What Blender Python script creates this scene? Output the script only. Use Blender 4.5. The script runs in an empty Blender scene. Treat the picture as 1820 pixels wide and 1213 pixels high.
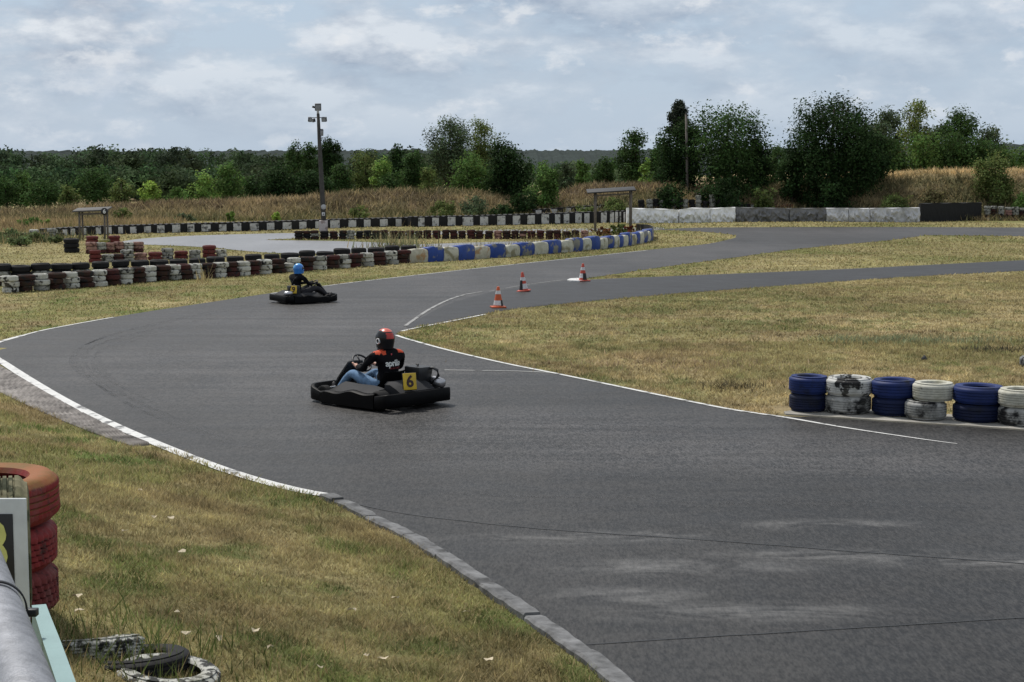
import bpy, bmesh, math, random
import numpy as np
from mathutils import Vector, Matrix, Euler
from mathutils.geometry import tessellate_polygon
from mathutils.bvhtree import BVHTree

random.seed(7)
SC = bpy.context.scene
COL = SC.collection
F, CX, HOR, CY, H = 2900.0, 910.0, 305.0, 606.5, 3.55      # the lens and eye height worked out from the photo
PITCH = math.atan((CY - HOR) / F)

# ------------------------------------------------------------------ camera
cd = bpy.data.cameras.new('camera')
cd.sensor_width = 36.0
cd.lens = F / 1820.0 * 36.0
cd.clip_start, cd.clip_end = 0.1, 12000.0
cam = bpy.data.objects.new('camera', cd)
COL.objects.link(cam)
cam.location = (0, 0, H)
cam.rotation_euler = (math.pi / 2 - PITCH, 0, 0)
SC.camera = cam

_c, _s = math.cos(PITCH), math.sin(PITCH)
def ray(px, py):
    a, b = (px - CX) / F, -(py - CY) / F
    return Vector((a, _c + b * _s, -_s + b * _c))
def G(px, py, z=0.0):
    """the point of the level z that the photo shows at this pixel"""
    d = ray(px, py)
    t = (z - H) / d.z
    return Vector((d.x * t, d.y * t, z))
def P(px, py, Y):
    """the point at distance Y that the photo shows at this pixel"""
    d = ray(px, py)
    t = Y / d.y
    return Vector((d.x * t, Y, H + d.z * t))

# ------------------------------------------------------------------ objects
def tag(o, label=None, cat=None, group=None, kind=None):
    if label: o['label'] = label
    if cat: o['category'] = cat
    if group: o['group'] = group
    if kind: o['kind'] = kind
    return o
def empty(name, loc=(0, 0, 0), rz=0.0, label=None, cat=None, group=None):
    o = bpy.data.objects.new(name, None)
    COL.objects.link(o)
    o.location = loc
    o.rotation_euler = (0, 0, rz)
    o.empty_display_size = 0.2
    return tag(o, label, cat, group)
def link(name, me, mats=(), parent=None):
    o = bpy.data.objects.new(name, me)
    COL.objects.link(o)
    if mats and not me.materials:
        for m in (mats if isinstance(mats, (list, tuple)) else [mats]):
            me.materials.append(m)
    if parent: o.parent = parent
    return o
def np_mesh(name, v, f, col=None, smooth=False):
    """mesh from arrays: v (n,3), f (m,k) of one polygon size, col (n,3) point colours"""
    me = bpy.data.meshes.new(name)
    v = np.asarray(v, dtype=np.float32); f = np.asarray(f, dtype=np.int32)
    k = f.shape[1]
    me.vertices.add(len(v)); me.vertices.foreach_set('co', v.ravel())
    me.loops.add(f.size); me.loops.foreach_set('vertex_index', f.ravel())
    me.polygons.add(len(f))
    me.polygons.foreach_set('loop_start', np.arange(0, f.size, k, dtype=np.int32))
    if smooth: me.polygons.foreach_set('use_smooth', np.ones(len(f), dtype=bool))
    if col is not None:
        a = me.color_attributes.new('Col', 'FLOAT_COLOR', 'POINT')
        c = np.ones((len(v), 4), dtype=np.float32); c[:, :3] = col
        a.data.foreach_set('color', c.ravel())
    me.update(calc_edges=True)
    return me

class MB:
    """collects shapes that become one mesh"""
    def __init__(s): s.v, s.f, s.m, s.sm = [], [], [], []
    def add(s, v, f, mi=0, sm=False):
        n = len(s.v)
        s.v += [Vector(p) for p in v]
        for q in f:
            s.f.append([i + n for i in q]); s.m.append(mi); s.sm.append(sm)
        return s
    def box(s, c, d, rot=(0, 0, 0), mi=0, bev=0.0, taper=1.0):
        bm = bmesh.new()
        bmesh.ops.create_cube(bm, size=1.0)
        for v in bm.verts:
            k = taper if v.co.z > 0 else 1.0
            v.co = Vector((v.co.x * d[0] * k, v.co.y * d[1] * k, v.co.z * d[2]))
        if bev > 0:
            bmesh.ops.bevel(bm, geom=bm.edges[:], offset=bev, segments=2, affect='EDGES', profile=0.5)
        M = Matrix.Translation(c) @ Euler(rot).to_matrix().to_4x4()
        bm.verts.ensure_lookup_table()
        v = [M @ x.co for x in bm.verts]
        f = [[q.index for q in p.verts] for p in bm.faces]
        bm.free()
        return s.add(v, f, mi, bev > 0)
    def tube(s, pts, r, n=10, mi=0, closed=False, caps=True):
        pts = [Vector(p) for p in pts]
        rr = r if isinstance(r, (list, tuple)) else [r] * len(pts)
        up = Vector((0, 0, 1)); v, f = [], []
        N = len(pts)
        for i, p in enumerate(pts):
            if closed: t = pts[(i + 1) % N] - pts[i - 1]
            else: t = pts[min(i + 1, N - 1)] - pts[max(i - 1, 0)]
            t.normalize()
            u = up if abs(t.dot(up)) < 0.93 else Vector((1, 0, 0))
            a = t.cross(u).normalized(); b = a.cross(t).normalized()
            for k in range(n):
                w = 2 * math.pi * k / n
                v.append(p + (a * math.cos(w) + b * math.sin(w)) * rr[i])
        for i in range(N if closed else N - 1):
            j = (i + 1) % N
            for k in range(n):
                l = (k + 1) % n
                f.append([i * n + k, j * n + k, j * n + l, i * n + l])
        if caps and not closed:
            f.append(list(range(n))); f.append([(N - 1) * n + k for k in range(n)][::-1])
        return s.add(v, f, mi, True)
    def lathe(s, prof, n=24, M=Matrix(), mi=0, closed=False, warp=None):
        v, f = [], []
        L = len(prof)
        for k in range(n):
            w = 2 * math.pi * k / n
            for j, (r, z) in enumerate(prof):
                q = r if warp is None else warp(r, z, j, k)
                v.append(M @ Vector((q * math.cos(w), q * math.sin(w), z)))
        for k in range(n):
            l = (k + 1) % n
            for j in range(L if closed else L - 1):
                i = (j + 1) % L
                f.append([k * L + j, l * L + j, l * L + i, k * L + i])
        return s.add(v, f, mi, True)
    def sweep(s, secs, mi=0, closed=False, caps=True, sm=True):
        """secs: list of rings of equal length"""
        n = len(secs[0]); v = [p for r in secs for p in r]; f = []
        for i in range(len(secs) if closed else len(secs) - 1):
            j = (i + 1) % len(secs)
            for k in range(n):
                l = (k + 1) % n
                f.append([i * n + k, i * n + l, j * n + l, j * n + k])
        if caps and not closed:
            f.append(list(range(n))[::-1]); f.append([(len(secs) - 1) * n + k for k in range(n)])
        return s.add(v, f, mi, sm)
    def mesh(s, name):
        me = bpy.data.meshes.new(name)
        me.from_pydata([tuple(p) for p in s.v], [], s.f)
        for p, m, q in zip(me.polygons, s.m, s.sm):
            p.material_index = m; p.use_smooth = q
        me.update()
        bm = bmesh.new(); bm.from_mesh(me); bmesh.ops.recalc_face_normals(bm, faces=bm.faces[:]); bm.to_mesh(me); bm.free()
        return me
    def build(s, name, mats=(), parent=None, auto=None):
        me = s.mesh(name)
        o = link(name, me, mats, parent)
        if auto is not None: me.set_sharp_from_angle(angle=math.radians(auto))
        return o

# ------------------------------------------------------------------ noise on arrays
def vnoise(x, y, seed=0):
    x = np.asarray(x, float); y = np.asarray(y, float)
    xi, yi = np.floor(x).astype(np.int64), np.floor(y).astype(np.int64)
    xf, yf = x - xi, y - yi
    def h(a, b):
        n = (a * 374761393 + b * 668265263 + seed * 1442695041) & 0x7fffffff
        n = ((n ^ (n >> 13)) * 1274126177) & 0x7fffffff
        return ((n ^ (n >> 16)) & 0xffff) / 65535.0
    u, w = xf * xf * (3 - 2 * xf), yf * yf * (3 - 2 * yf)
    a = h(xi, yi) * (1 - u) + h(xi + 1, yi) * u
    b = h(xi, yi + 1) * (1 - u) + h(xi + 1, yi + 1) * u
    return a * (1 - w) + b * w
def fbm(x, y, seed=0, oct=4):
    t, a, k = 0, 0, 1.0
    for i in range(oct):
        t = t + vnoise(x * 2 ** i, y * 2 ** i, seed + i) * k; a += k; k *= 0.5
    return t / a

# ------------------------------------------------------------------ materials
def new_mat(name):
    m = bpy.data.materials.new(name); m.use_nodes = True
    nt = m.node_tree
    return m, nt, nt.nodes['Principled BSDF']
def N(nt, t, **kw):
    n = nt.nodes.new(t)
    for k, v in kw.items():
        if k.startswith('i_'): n.inputs[k[2:].replace('_', ' ')].default_value = v
        else: setattr(n, k, v)
    return n
def noise(nt, vec, scale, detail=4, rough=0.55, dist=0.0):
    n = N(nt, 'ShaderNodeTexNoise')
    n.inputs['Scale'].default_value = scale; n.inputs['Detail'].default_value = detail
    n.inputs['Roughness'].default_value = rough; n.inputs['Distortion'].default_value = dist
    if vec is not None: nt.links.new(vec, n.inputs['Vector'])
    return n.outputs['Fac']
def ramp(nt, fac, stops):
    r = N(nt, 'ShaderNodeValToRGB')
    e = r.color_ramp.elements
    while len(e) < len(stops): e.new(0.5)
    for q, (p, c) in zip(e, stops):
        q.position = p; q.color = (c, c, c, 1) if isinstance(c, (int, float)) else (*c, 1)
    nt.links.new(fac, r.inputs['Fac'])
    return r.outputs['Color']
def mix(nt, fac, a, b, mode='MIX'):
    n = N(nt, 'ShaderNodeMix', data_type='RGBA', blend_type=mode)
    for sock, val in ((n.inputs[0], fac), (n.inputs[6], a), (n.inputs[7], b)):
        if isinstance(val, bpy.types.NodeSocket): nt.links.new(val, sock)
        elif isinstance(val, (int, float)): sock.default_value = val
        else: sock.default_value = (*val, 1)
    return n.outputs[2]
def mathn(nt, op, a, b=0.0, c=None):
    n = N(nt, 'ShaderNodeMath', operation=op)
    for i, val in enumerate((a, b, c)):
        if val is None: continue
        if isinstance(val, bpy.types.NodeSocket): nt.links.new(val, n.inputs[i])
        else: n.inputs[i].default_value = val
    return n.outputs[0]
def objco(nt, scale=(1, 1, 1), rot=(0, 0, 0), gen=False, loc=(0, 0, 0)):
    t = N(nt, 'ShaderNodeTexCoord'); mp = N(nt, 'ShaderNodeMapping')
    mp.inputs['Scale'].default_value = scale; mp.inputs['Rotation'].default_value = rot; mp.inputs['Location'].default_value = loc
    nt.links.new(t.outputs['Generated' if gen else 'Object'], mp.inputs['Vector'])
    return mp.outputs['Vector']
def bump(nt, bs, h, strength=0.5, dist=0.01):
    b = N(nt, 'ShaderNodeBump'); b.inputs['Strength'].default_value = strength; b.inputs['Distance'].default_value = dist
    nt.links.new(h, b.inputs['Height']); nt.links.new(b.outputs['Normal'], bs.inputs['Normal'])
def randco(nt, vec):
    """shift a coordinate by the object's own random number, so that copies wear differently"""
    oi = N(nt, 'ShaderNodeObjectInfo')
    a = N(nt, 'ShaderNodeVectorMath', operation='MULTIPLY_ADD')
    cmb = N(nt, 'ShaderNodeCombineXYZ')
    nt.links.new(oi.outputs['Random'], cmb.inputs[0]); nt.links.new(oi.outputs['Random'], cmb.inputs[1]); nt.links.new(oi.outputs['Random'], cmb.inputs[2])
    nt.links.new(cmb.outputs[0], a.inputs[0]); a.inputs[1].default_value = (37, 61, 83); nt.links.new(vec, a.inputs[2])
    return a.outputs[0]
def paint(name, base, under=(0.02, 0.02, 0.022), wear=0.35, scale=6.0, rough=0.7, dirt=None, spec=0.3, bmp=0.3, soft=0.06):
    """paint worn through to what is under it, with dirt"""
    m, nt, bs = new_mat(name)
    v = randco(nt, objco(nt))
    n1 = noise(nt, v, scale, 6, 0.62)
    f = ramp(nt, n1, [(0.66 - 0.4 * wear - soft * 0.6, 0.0), (0.66 - 0.4 * wear + soft * 0.6, 1.0)])
    n2 = noise(nt, v, scale * 3.1, 5, 0.6)
    tint = mix(nt, ramp(nt, n2, [(0.3, 0.0), (0.75, 1.0)]), tuple(x * 0.72 for x in base), base)
    c = mix(nt, f, tint, under)
    if dirt: c = mix(nt, mathn(nt, 'MULTIPLY', ramp(nt, noise(nt, v, scale * 0.6, 5, 0.7), [(0.48, 0.0), (0.72, 1.0)]), 0.7), c, dirt)
    nt.links.new(c, bs.inputs['Base Color'])
    bs.inputs['Roughness'].default_value = rough; bs.inputs['Specular IOR Level'].default_value = spec
    bump(nt, bs, n2, bmp, 0.008)
    return m
def plain(name, col, rough=0.5, metal=0.0, spec=0.5, var=0.25, scale=9.0, bmp=0.1, coat=0.0):
    m, nt, bs = new_mat(name)
    v = randco(nt, objco(nt))
    n = noise(nt, v, scale, 5, 0.6)
    c = mix(nt, ramp(nt, n, [(0.3, 0.0), (0.7, 1.0)]), tuple(x * (1 - var) for x in col), tuple(min(1, x * (1 + var * 0.4)) for x in col))
    nt.links.new(c, bs.inputs['Base Color'])
    bs.inputs['Metallic'].default_value = metal
    r = N(nt, 'ShaderNodeMapRange'); r.inputs['To Min'].default_value = rough * 0.85; r.inputs['To Max'].default_value = min(1, rough * 1.15)
    nt.links.new(n, r.inputs['Value']); nt.links.new(r.outputs[0], bs.inputs['Roughness'])
    bs.inputs['Specular IOR Level'].default_value = spec
    bs.inputs['Coat Weight'].default_value = coat
    if bmp: bump(nt, bs, noise(nt, v, scale * 6, 4), bmp, 0.004)
    return m

# ------------------------------------------------------------------ sky and sun
SUN_EL, SUN_AZ = math.radians(57), math.radians(-38)      # ahead of the camera, a little to the left (azimuth from +Y towards +X)
world = bpy.data.worlds.new('World'); SC.world = world; world.use_nodes = True
nt = world.node_tree
bg = nt.nodes['Background']
sky = N(nt, 'ShaderNodeTexSky', sky_type='NISHITA', sun_disc=False)
sky.sun_elevation = SUN_EL; sky.sun_rotation = SUN_AZ
sky.air_density = 1.2; sky.dust_density = 1.5; sky.ozone_density = 1.5
tc = N(nt, 'ShaderNodeTexCoord')
nrm = N(nt, 'ShaderNodeVectorMath', operation='NORMALIZE'); nt.links.new(tc.outputs['Generated'], nrm.inputs[0])
def skyco(sx, sz, off):
    m = N(nt, 'ShaderNodeMapping'); m.inputs['Scale'].default_value = (sx, sx, sz); m.inputs['Location'].default_value = off
    nt.links.new(nrm.outputs[0], m.inputs['Vector']); return m.outputs[0]
sep = N(nt, 'ShaderNodeSeparateXYZ'); nt.links.new(nrm.outputs[0], sep.inputs[0])
# elevation drives how much the cloud deck closes up (thin near the horizon, thick above)
el = sep.outputs['Z']; az = sep.outputs['X']
wash = (5.5, 6.75, 8.35)         # thin high cloud over blue
zen = N(nt, 'ShaderNodeMapRange'); zen.inputs['From Min'].default_value = 0.10; zen.inputs['From Max'].default_value = 0.40
nt.links.new(el, zen.inputs['Value'])
base = mix(nt, 0.85, sky.outputs[0], mix(nt, zen.outputs[0], wash, (6.1, 6.4, 6.8)))
side = N(nt, 'ShaderNodeMapRange'); side.inputs['From Min'].default_value = 0.30; side.inputs['From Max'].default_value = -0.28
nt.links.new(az, side.inputs['Value'])
top = N(nt, 'ShaderNodeMapRange'); top.inputs['From Min'].default_value = 0.006; top.inputs['From Max'].default_value = 0.075
nt.links.new(el, top.inputs['Value'])
def layer(sx, sz, off, dz, det, dist, lo, hi, gain):
    """a cloud layer: how much of it there is, and how lit it is (bright where the cloud thins out above)"""
    d0 = noise(nt, skyco(sx, sz, off), 1.0, det, 0.60, dist)
    d1 = noise(nt, skyco(sx, sz, (off[0], off[1], off[2] + dz)), 1.0, det, 0.60, dist)
    cov = ramp(nt, d0, [(lo, 0.0), (hi, 1.0)])
    lit = mathn(nt, 'MULTIPLY_ADD', mathn(nt, 'SUBTRACT', d0, d1), gain, 0.5)
    n = N(nt, 'ShaderNodeClamp'); nt.links.new(lit, n.inputs[0])
    return cov, n.outputs[0]
cov, lit = layer(9.5, 23.0, (3.1, 0.7, 1.93), 0.36, 9, 0.05, 0.40, 0.54, 4.2)
amt = mathn(nt, 'MULTIPLY', top.outputs[0], mathn(nt, 'MULTIPLY_ADD', side.outputs[0], 0.60, 0.42))
c1 = mix(nt, mathn(nt, 'MULTIPLY', cov, amt), base, mix(nt, lit, (3.2, 3.95, 5.2), (8.2, 8.7, 9.3)))
cov2, lit2 = layer(21.0, 40.0, (8.3, 2.2, 4.4), 0.45, 9, 0.05, 0.54, 0.64, 3.4)
amt2 = mathn(nt, 'MULTIPLY_ADD', top.outputs[0], 0.40, 0.28)
c2 = mix(nt, mathn(nt, 'MULTIPLY', cov2, amt2), c1, mix(nt, lit2, (5.0, 6.0, 7.5), (8.8, 9.1, 9.5)))
nt.links.new(c2, bg.inputs['Color'])
bg.inputs['Strength'].default_value = 0.09
sd = bpy.data.lights.new('sun', 'SUN'); sd.energy = 3.5; sd.angle = math.radians(5); sd.color = (1.0, 0.95, 0.88)
sun = bpy.data.objects.new('sun', sd); COL.objects.link(sun)
sdir = Vector((math.sin(SUN_AZ) * math.cos(SUN_EL), math.cos(SUN_AZ) * math.cos(SUN_EL), math.sin(SUN_EL)))
sun.rotation_euler = sdir.to_track_quat('Z', 'Y').to_euler()
sun.location = (0, 0, 60)
SC.view_settings.view_transform = 'Standard'; SC.view_settings.look = 'None'
SC.view_settings.exposure = 0.0; SC.view_settings.gamma = 1.0
SC.cycles.max_bounces = 6; SC.cycles.diffuse_bounces = 3; SC.cycles.transparent_max_bounces = 6
# ================================================================== the ground, the track
def smooth_path(pts, step=0.4):
    """Catmull-Rom through points, resampled"""
    pts = [Vector(p) for p in pts]
    out = []
    for i in range(len(pts) - 1):
        p0 = pts[max(i - 1, 0)]; p1 = pts[i]; p2 = pts[i + 1]; p3 = pts[min(i + 2, len(pts) - 1)]
        n = max(2, int((p2 - p1).length / step))
        for k in range(n):
            t = k / n
            out.append(0.5 * ((2 * p1) + (p2 - p0) * t + (2 * p0 - 5 * p1 + 4 * p2 - p3) * t * t + (3 * p1 - p0 - 3 * p2 + p3) * t ** 3))
    out.append(pts[-1])
    return out
def GP(lst, z=0.0): return [G(x, y, z) for x, y in lst]

# outer edge of the main track, from the near kerb round the hairpin at the left and away to the right
kerb_px = [(1190, 1300), (1120, 1213), (1000, 1125), (880, 1045), (760, 965), (680, 925), (625, 897), (592, 884)]
line_px = [(592, 884), (545, 877), (480, 862), (400, 838), (300, 800), (200, 757), (120, 717), (60, 682), (10, 650), (-22, 628), (-20, 616), (0, 608), (40, 597), (80, 587), (160, 572), (260, 555), (400, 534), (480, 522), (620, 503), (760, 487), (840, 478), (1000, 461), (1150, 445), (1250, 435), (1292, 427), (1308, 422), (1296, 417), (1240, 412), (1160, 408.5)]
edge_near = smooth_path(GP(kerb_px))
edge_line = smooth_path(GP(line_px))
far_loop = smooth_path(GP([(1160, 408.5), (1040, 411), (900, 413.5), (760, 415), (700, 417), (600, 426), (525, 429), (430, 432), (384, 441), (430, 447), (520, 448), (640, 446), (740, 441), (840, 436), (960, 432)]), 0.8)
far_back = smooth_path(GP([(960, 428), (860, 431), (800, 433), (740, 435.5), (690, 432), (600, 428.5), (528, 427.5), (470, 428.5), (524, 423), (533, 420.5), (526, 416.5), (440, 418), (330, 422), (250, 427), (215, 431)]), 0.8)

# the tarmac as outlines
track_main = edge_near + edge_line[1:] + GP([(1240, 405), (1426, 404), (1600, 404), (1820, 405), (2100, 406), (2100, 420), (1820, 420.5), (1648, 418.5)]) \
    + smooth_path(GP([(1648, 418.5), (1578, 428), (1437, 441), (1300, 459), (1180, 475), (1060, 493), (1015, 500)]), 0.5) \
    + smooth_path(GP([(1015, 500), (1060, 497), (1180, 492), (1497, 479), (1820, 463), (2100, 450)]), 0.6) + GP([(2100, 466), (1820, 482)]) \
    + smooth_path(GP([(1820, 482), (1600, 494), (1400, 508), (1200, 523), (1000, 541), (900, 552), (800, 571), (740, 583), (703, 594)]), 0.5) \
    + smooth_path(GP([(703, 594), (720, 601), (800, 623), (900, 646), (985, 663), (1100, 687), (1200, 708), (1300, 728), (1390, 741)]), 0.4) \
    + GP([(1440, 742), (1500, 746), (1620, 754), (1720, 760), (1820, 767), (2000, 779), (2600, 1300)])
hair = smooth_path(GP([(205, 432), (250, 425), (330, 420), (440, 416.5), (527, 415), (536, 420), (526, 424), (470, 427), (528, 428), (600, 429), (680, 432), (735, 435), (800, 433), (900, 430), (1000, 428)]), 0.8)
road_near = smooth_path(GP([(384, 441), (440, 447), (520, 451), (640, 450), (740, 447), (900, 440), (1000, 436)]), 0.8)
track_far = hair + road_near[::-1] + GP([(330, 438), (250, 435)])
road_back = smooth_path(GP([(526, 415), (640, 413.5), (760, 411), (900, 408.5), (1040, 406.5), (1180, 404)]), 1.0) + smooth_path(GP([(1180, 409), (1040, 413), (900, 415.5), (760, 418), (640, 420), (535, 422)]), 1.0)

def poly_mesh(name, pts, z, mat):
    pts = [Vector((p.x, p.y, z)) for p in pts]
    tri = tessellate_polygon([pts])
    me = bpy.data.meshes.new(name)
    me.from_pydata([tuple(p) for p in pts], [], [list(t) for t in tri])
    bm = bmesh.new(); bm.from_mesh(me)
    for f in bm.faces:
        if f.normal.z < 0: f.normal_flip()
    bm.to_mesh(me); bm.free()
    return tag(link(name, me, mat), kind='structure')

def ribbon(mb, pts, w, z, side=0.0, mi=0, jitter=0.0, seed=0, zf=None):
    """flat strip of width w along pts; side shifts it to the left (+) of the path"""
    rnd = random.Random(seed); v, f = [], []
    for i, p in enumerate(pts):
        t = pts[min(i + 1, len(pts) - 1)] - pts[max(i - 1, 0)]
        n = Vector((-t.y, t.x, 0)).normalized()
        ww = w(i / (len(pts) - 1)) if callable(w) else w
        j = (rnd.random() - 0.5) * jitter
        zz = z if zf is None else zf(p)
        for q in (-0.5, 0.5):
            a = p + n * (side + q * ww + j); v.append((a.x, a.y, zz))
    for i in range(len(pts) - 1): f.append([2 * i, 2 * i + 2, 2 * i + 3, 2 * i + 1])
    return mb.add(v, f, mi)

# --- asphalt
def asphalt(name, dark, light, tint=(1, 1, 1), scuffs_glare=False, ro=0.44):
    m, nt, bs = new_mat(name)
    v = objco(nt); v0_ = v
    fine = noise(nt, objco(nt, (1, 0.26, 1), (0, 0, 0.03)), 46.0, 1, 0.6); grit = noise(nt, objco(nt, (1, 0.34, 1), (0, 0, -0.05)), 17.0, 3, 0.8)
    mid = noise(nt, v, 1.3, 5, 0.6); large = noise(nt, objco(nt, (0.35, 0.10, 1)), 1.0, 4, 0.55)
    streak = noise(nt, objco(nt, (0.10, 1.5, 1), (0, 0, 0.15)), 1.0, 6, 0.65, 0.4)
    g = mathn(nt, 'ADD', mathn(nt, 'MULTIPLY', fine, 0.34), mathn(nt, 'MULTIPLY', grit, 0.34))
    g = mathn(nt, 'ADD', g, mathn(nt, 'MULTIPLY', mid, 0.12))
    g = mathn(nt, 'ADD', g, mathn(nt, 'MULTIPLY', large, 0.22))
    g = mathn(nt, 'ADD', g, mathn(nt, 'MULTIPLY', streak, 0.18))
    c = ramp(nt, g, [(0.51, tuple(dark * q for q in tint)), (0.69, tuple(light * q for q in tint))])
    if scuffs_glare:        # pale dust dragged onto the tarmac in front of the kerb
        tcn = N(nt, 'ShaderNodeTexCoord')
        acc = None
        for (px, py, rx, ry) in ((1500, 990, 1.5, 0.34), (1230, 1010, 1.3, 0.40), (1090, 955, 1.3, 0.30), (960, 960, 1.2, 0.25), (1720, 1000, 1.0, 0.35), (1120, 1065, 0.8, 0.40), (1330, 1090, 1.4, 0.40), (1480, 935, 1.0, 0.3)):
            p = G(px, py)
            mp = N(nt, 'ShaderNodeMapping'); mp.vector_type = 'POINT'
            mp.inputs['Location'].default_value = (-p.x / rx, -p.y / ry, 0); mp.inputs['Scale'].default_value = (1 / rx, 1 / ry, 0.0)
            nt.links.new(tcn.outputs['Object'], mp.inputs['Vector'])
            ln = N(nt, 'ShaderNodeVectorMath', operation='LENGTH'); nt.links.new(mp.outputs[0], ln.inputs[0])
            q = N(nt, 'ShaderNodeMapRange', interpolation_type='SMOOTHSTEP'); q.inputs['From Min'].default_value = 1.25; q.inputs['From Max'].default_value = 0.1
            nt.links.new(ln.outputs['Value'], q.inputs['Value'])
            acc = q.outputs[0] if acc is None else mathn(nt, 'MAXIMUM', acc, q.outputs[0])
        dn = ramp(nt, noise(nt, objco(nt, (0.75, 1.7, 1), (0, 0, -0.12)), 1.15, 7, 0.62, 1.3), [(0.40, 0.0), (0.70, 1.0)])
        c = mix(nt, mathn(nt, 'MULTIPLY', mathn(nt, 'MULTIPLY', acc, dn), mathn(nt, 'MULTIPLY_ADD', grit, 1.2, 0.2)), c, (0.18, 0.175, 0.168))
    if scuffs_glare:        # paler ellipses: sky glare put into the colour, with some racing-line wear
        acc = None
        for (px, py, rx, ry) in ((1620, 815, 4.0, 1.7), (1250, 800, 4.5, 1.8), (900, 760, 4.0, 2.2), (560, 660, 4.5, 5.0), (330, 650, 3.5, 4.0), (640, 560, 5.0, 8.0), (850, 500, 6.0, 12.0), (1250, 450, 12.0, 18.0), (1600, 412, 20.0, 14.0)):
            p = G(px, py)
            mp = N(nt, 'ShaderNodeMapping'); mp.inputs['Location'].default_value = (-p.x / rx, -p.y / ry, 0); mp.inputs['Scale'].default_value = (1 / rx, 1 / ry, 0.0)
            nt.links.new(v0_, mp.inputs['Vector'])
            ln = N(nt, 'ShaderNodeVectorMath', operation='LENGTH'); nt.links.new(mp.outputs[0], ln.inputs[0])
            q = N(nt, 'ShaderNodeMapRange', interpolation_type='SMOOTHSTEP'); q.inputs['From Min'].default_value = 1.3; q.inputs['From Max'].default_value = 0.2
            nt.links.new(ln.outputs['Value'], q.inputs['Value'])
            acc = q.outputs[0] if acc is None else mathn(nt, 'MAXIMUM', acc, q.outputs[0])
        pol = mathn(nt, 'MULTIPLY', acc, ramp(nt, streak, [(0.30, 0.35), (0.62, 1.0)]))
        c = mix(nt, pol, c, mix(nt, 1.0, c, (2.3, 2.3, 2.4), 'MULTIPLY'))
    nt.links.new(c, bs.inputs['Base Color'])
    bs.inputs['Roughness'].default_value = 0.62
    r = N(nt, 'ShaderNodeMapRange'); r.inputs['To Min'].default_value = ro; r.inputs['To Max'].default_value = ro + 0.22
    nt.links.new(mid, r.inputs['Value']); nt.links.new(r.outputs[0], bs.inputs['Roughness'])
    bs.inputs['Specular IOR Level'].default_value = 0.36 if ro > 0.4 else 0.5
    hb = mathn(nt, 'ADD', fine, mathn(nt, 'MULTIPLY', grit, 1.5))
    bump(nt, bs, hb, 0.35, 0.006)
    return m
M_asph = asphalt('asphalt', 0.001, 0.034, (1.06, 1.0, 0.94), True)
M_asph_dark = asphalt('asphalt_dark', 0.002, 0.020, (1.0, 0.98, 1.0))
M_asph_far = asphalt('asphalt_far_glare', 0.13, 0.25, (1.0, 1.0, 1.03), False, 0.28)  # base colour raised so that it carries the sun glare on the far leg
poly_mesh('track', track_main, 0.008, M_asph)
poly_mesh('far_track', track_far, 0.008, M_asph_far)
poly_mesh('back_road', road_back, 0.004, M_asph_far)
# the darker tarmac of the branch road
br = smooth_path(GP([(1008, 499.5), (1060, 498), (1180, 493), (1497, 480), (1820, 464), (2100, 451)]), 0.6) + GP([(2100, 465), (1820, 481)]) \
    + smooth_path(GP([(1820, 481), (1600, 493), (1400, 507), (1200, 522), (1000, 540), (900, 551), (800, 570), (725, 584), (745, 568), (800, 541), (870, 521), (940, 509)]), 0.5)
poly_mesh('branch_road', br, 0.012, M_asph_dark)

# --- painted lines, joints, rubber
M_line = paint('line_paint', (0.72, 0.72, 0.70), (0.14, 0.14, 0.14), 0.19, 3.2, 0.6, None, 0.3, 0.1)
M_faint = paint('worn_line_paint', (0.34, 0.34, 0.33), (0.10, 0.10, 0.10), 0.26, 3.0, 0.7, None, 0.3, 0.1)
mb = MB()
ribbon(mb, smooth_path(GP([(590, 884), (545, 877), (480, 862), (400, 838), (300, 800), (200, 757), (120, 717), (60, 682), (10, 650), (-22, 628), (-20, 616), (0, 608), (40, 597)])), lambda t: 0.17 - 0.05 * max(0, t - 0.75) * 4, 0.013, -0.02)
ribbon(mb, smooth_path(GP([(40, 597), (80, 587), (160, 572), (200, 565)])), 0.07, 0.013, -0.02)
ribbon(mb, smooth_path(GP([(480, 522.5), (620, 503.5), (760, 487.5), (840, 478.5), (1000, 461.5), (1150, 445.5)])), 0.06, 0.013, -0.03)
ribbon(mb, smooth_path(GP([(703, 597), (720, 603), (800, 625), (900, 648), (985, 665), (1100, 689), (1200, 710), (1300, 730), (1390, 743), (1500, 762), (1640, 783), (1700, 791)])), lambda t: 0.085 * (1 - 0.75 * max(0, t - 0.8) * 5), 0.014, 0.02)
ribbon(mb, smooth_path(GP([(712, 590), (740, 583.5), (800, 572), (860, 560)])), 0.09, 0.017, -0.03)
tag(mb.build('white_line', M_line), kind='structure')
mb = MB()
ribbon(mb, smooth_path(GP([(720, 581), (735, 570), (765, 550), (800, 533), (830, 524), (856, 520)])), 0.085, 0.0165)
ribbon(mb, smooth_path(GP([(790, 659), (850, 660), (920, 661), (985, 664)])), 0.085, 0.0135)
ribbon(mb, smooth_path(GP([(870, 519), (930, 508), (1005, 498)])), 0.05, 0.0165)
tag(mb.build('worn_line', M_faint), kind='structure')
M_joint = plain('tar_joint', (0.012, 0.012, 0.012), 0.5, bmp=0.0)
mb = MB()
ribbon(mb, smooth_path(GP([(615, 893), (700, 912), (800, 925), (960, 942), (1180, 957), (1350, 969), (1500, 981), (1820, 1004), (2000, 1015)]), 0.2), lambda t: 0.014 + 0.012 * abs(math.sin(t * 37)), 0.012, 0, 0, 0.02, 3)
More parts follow.
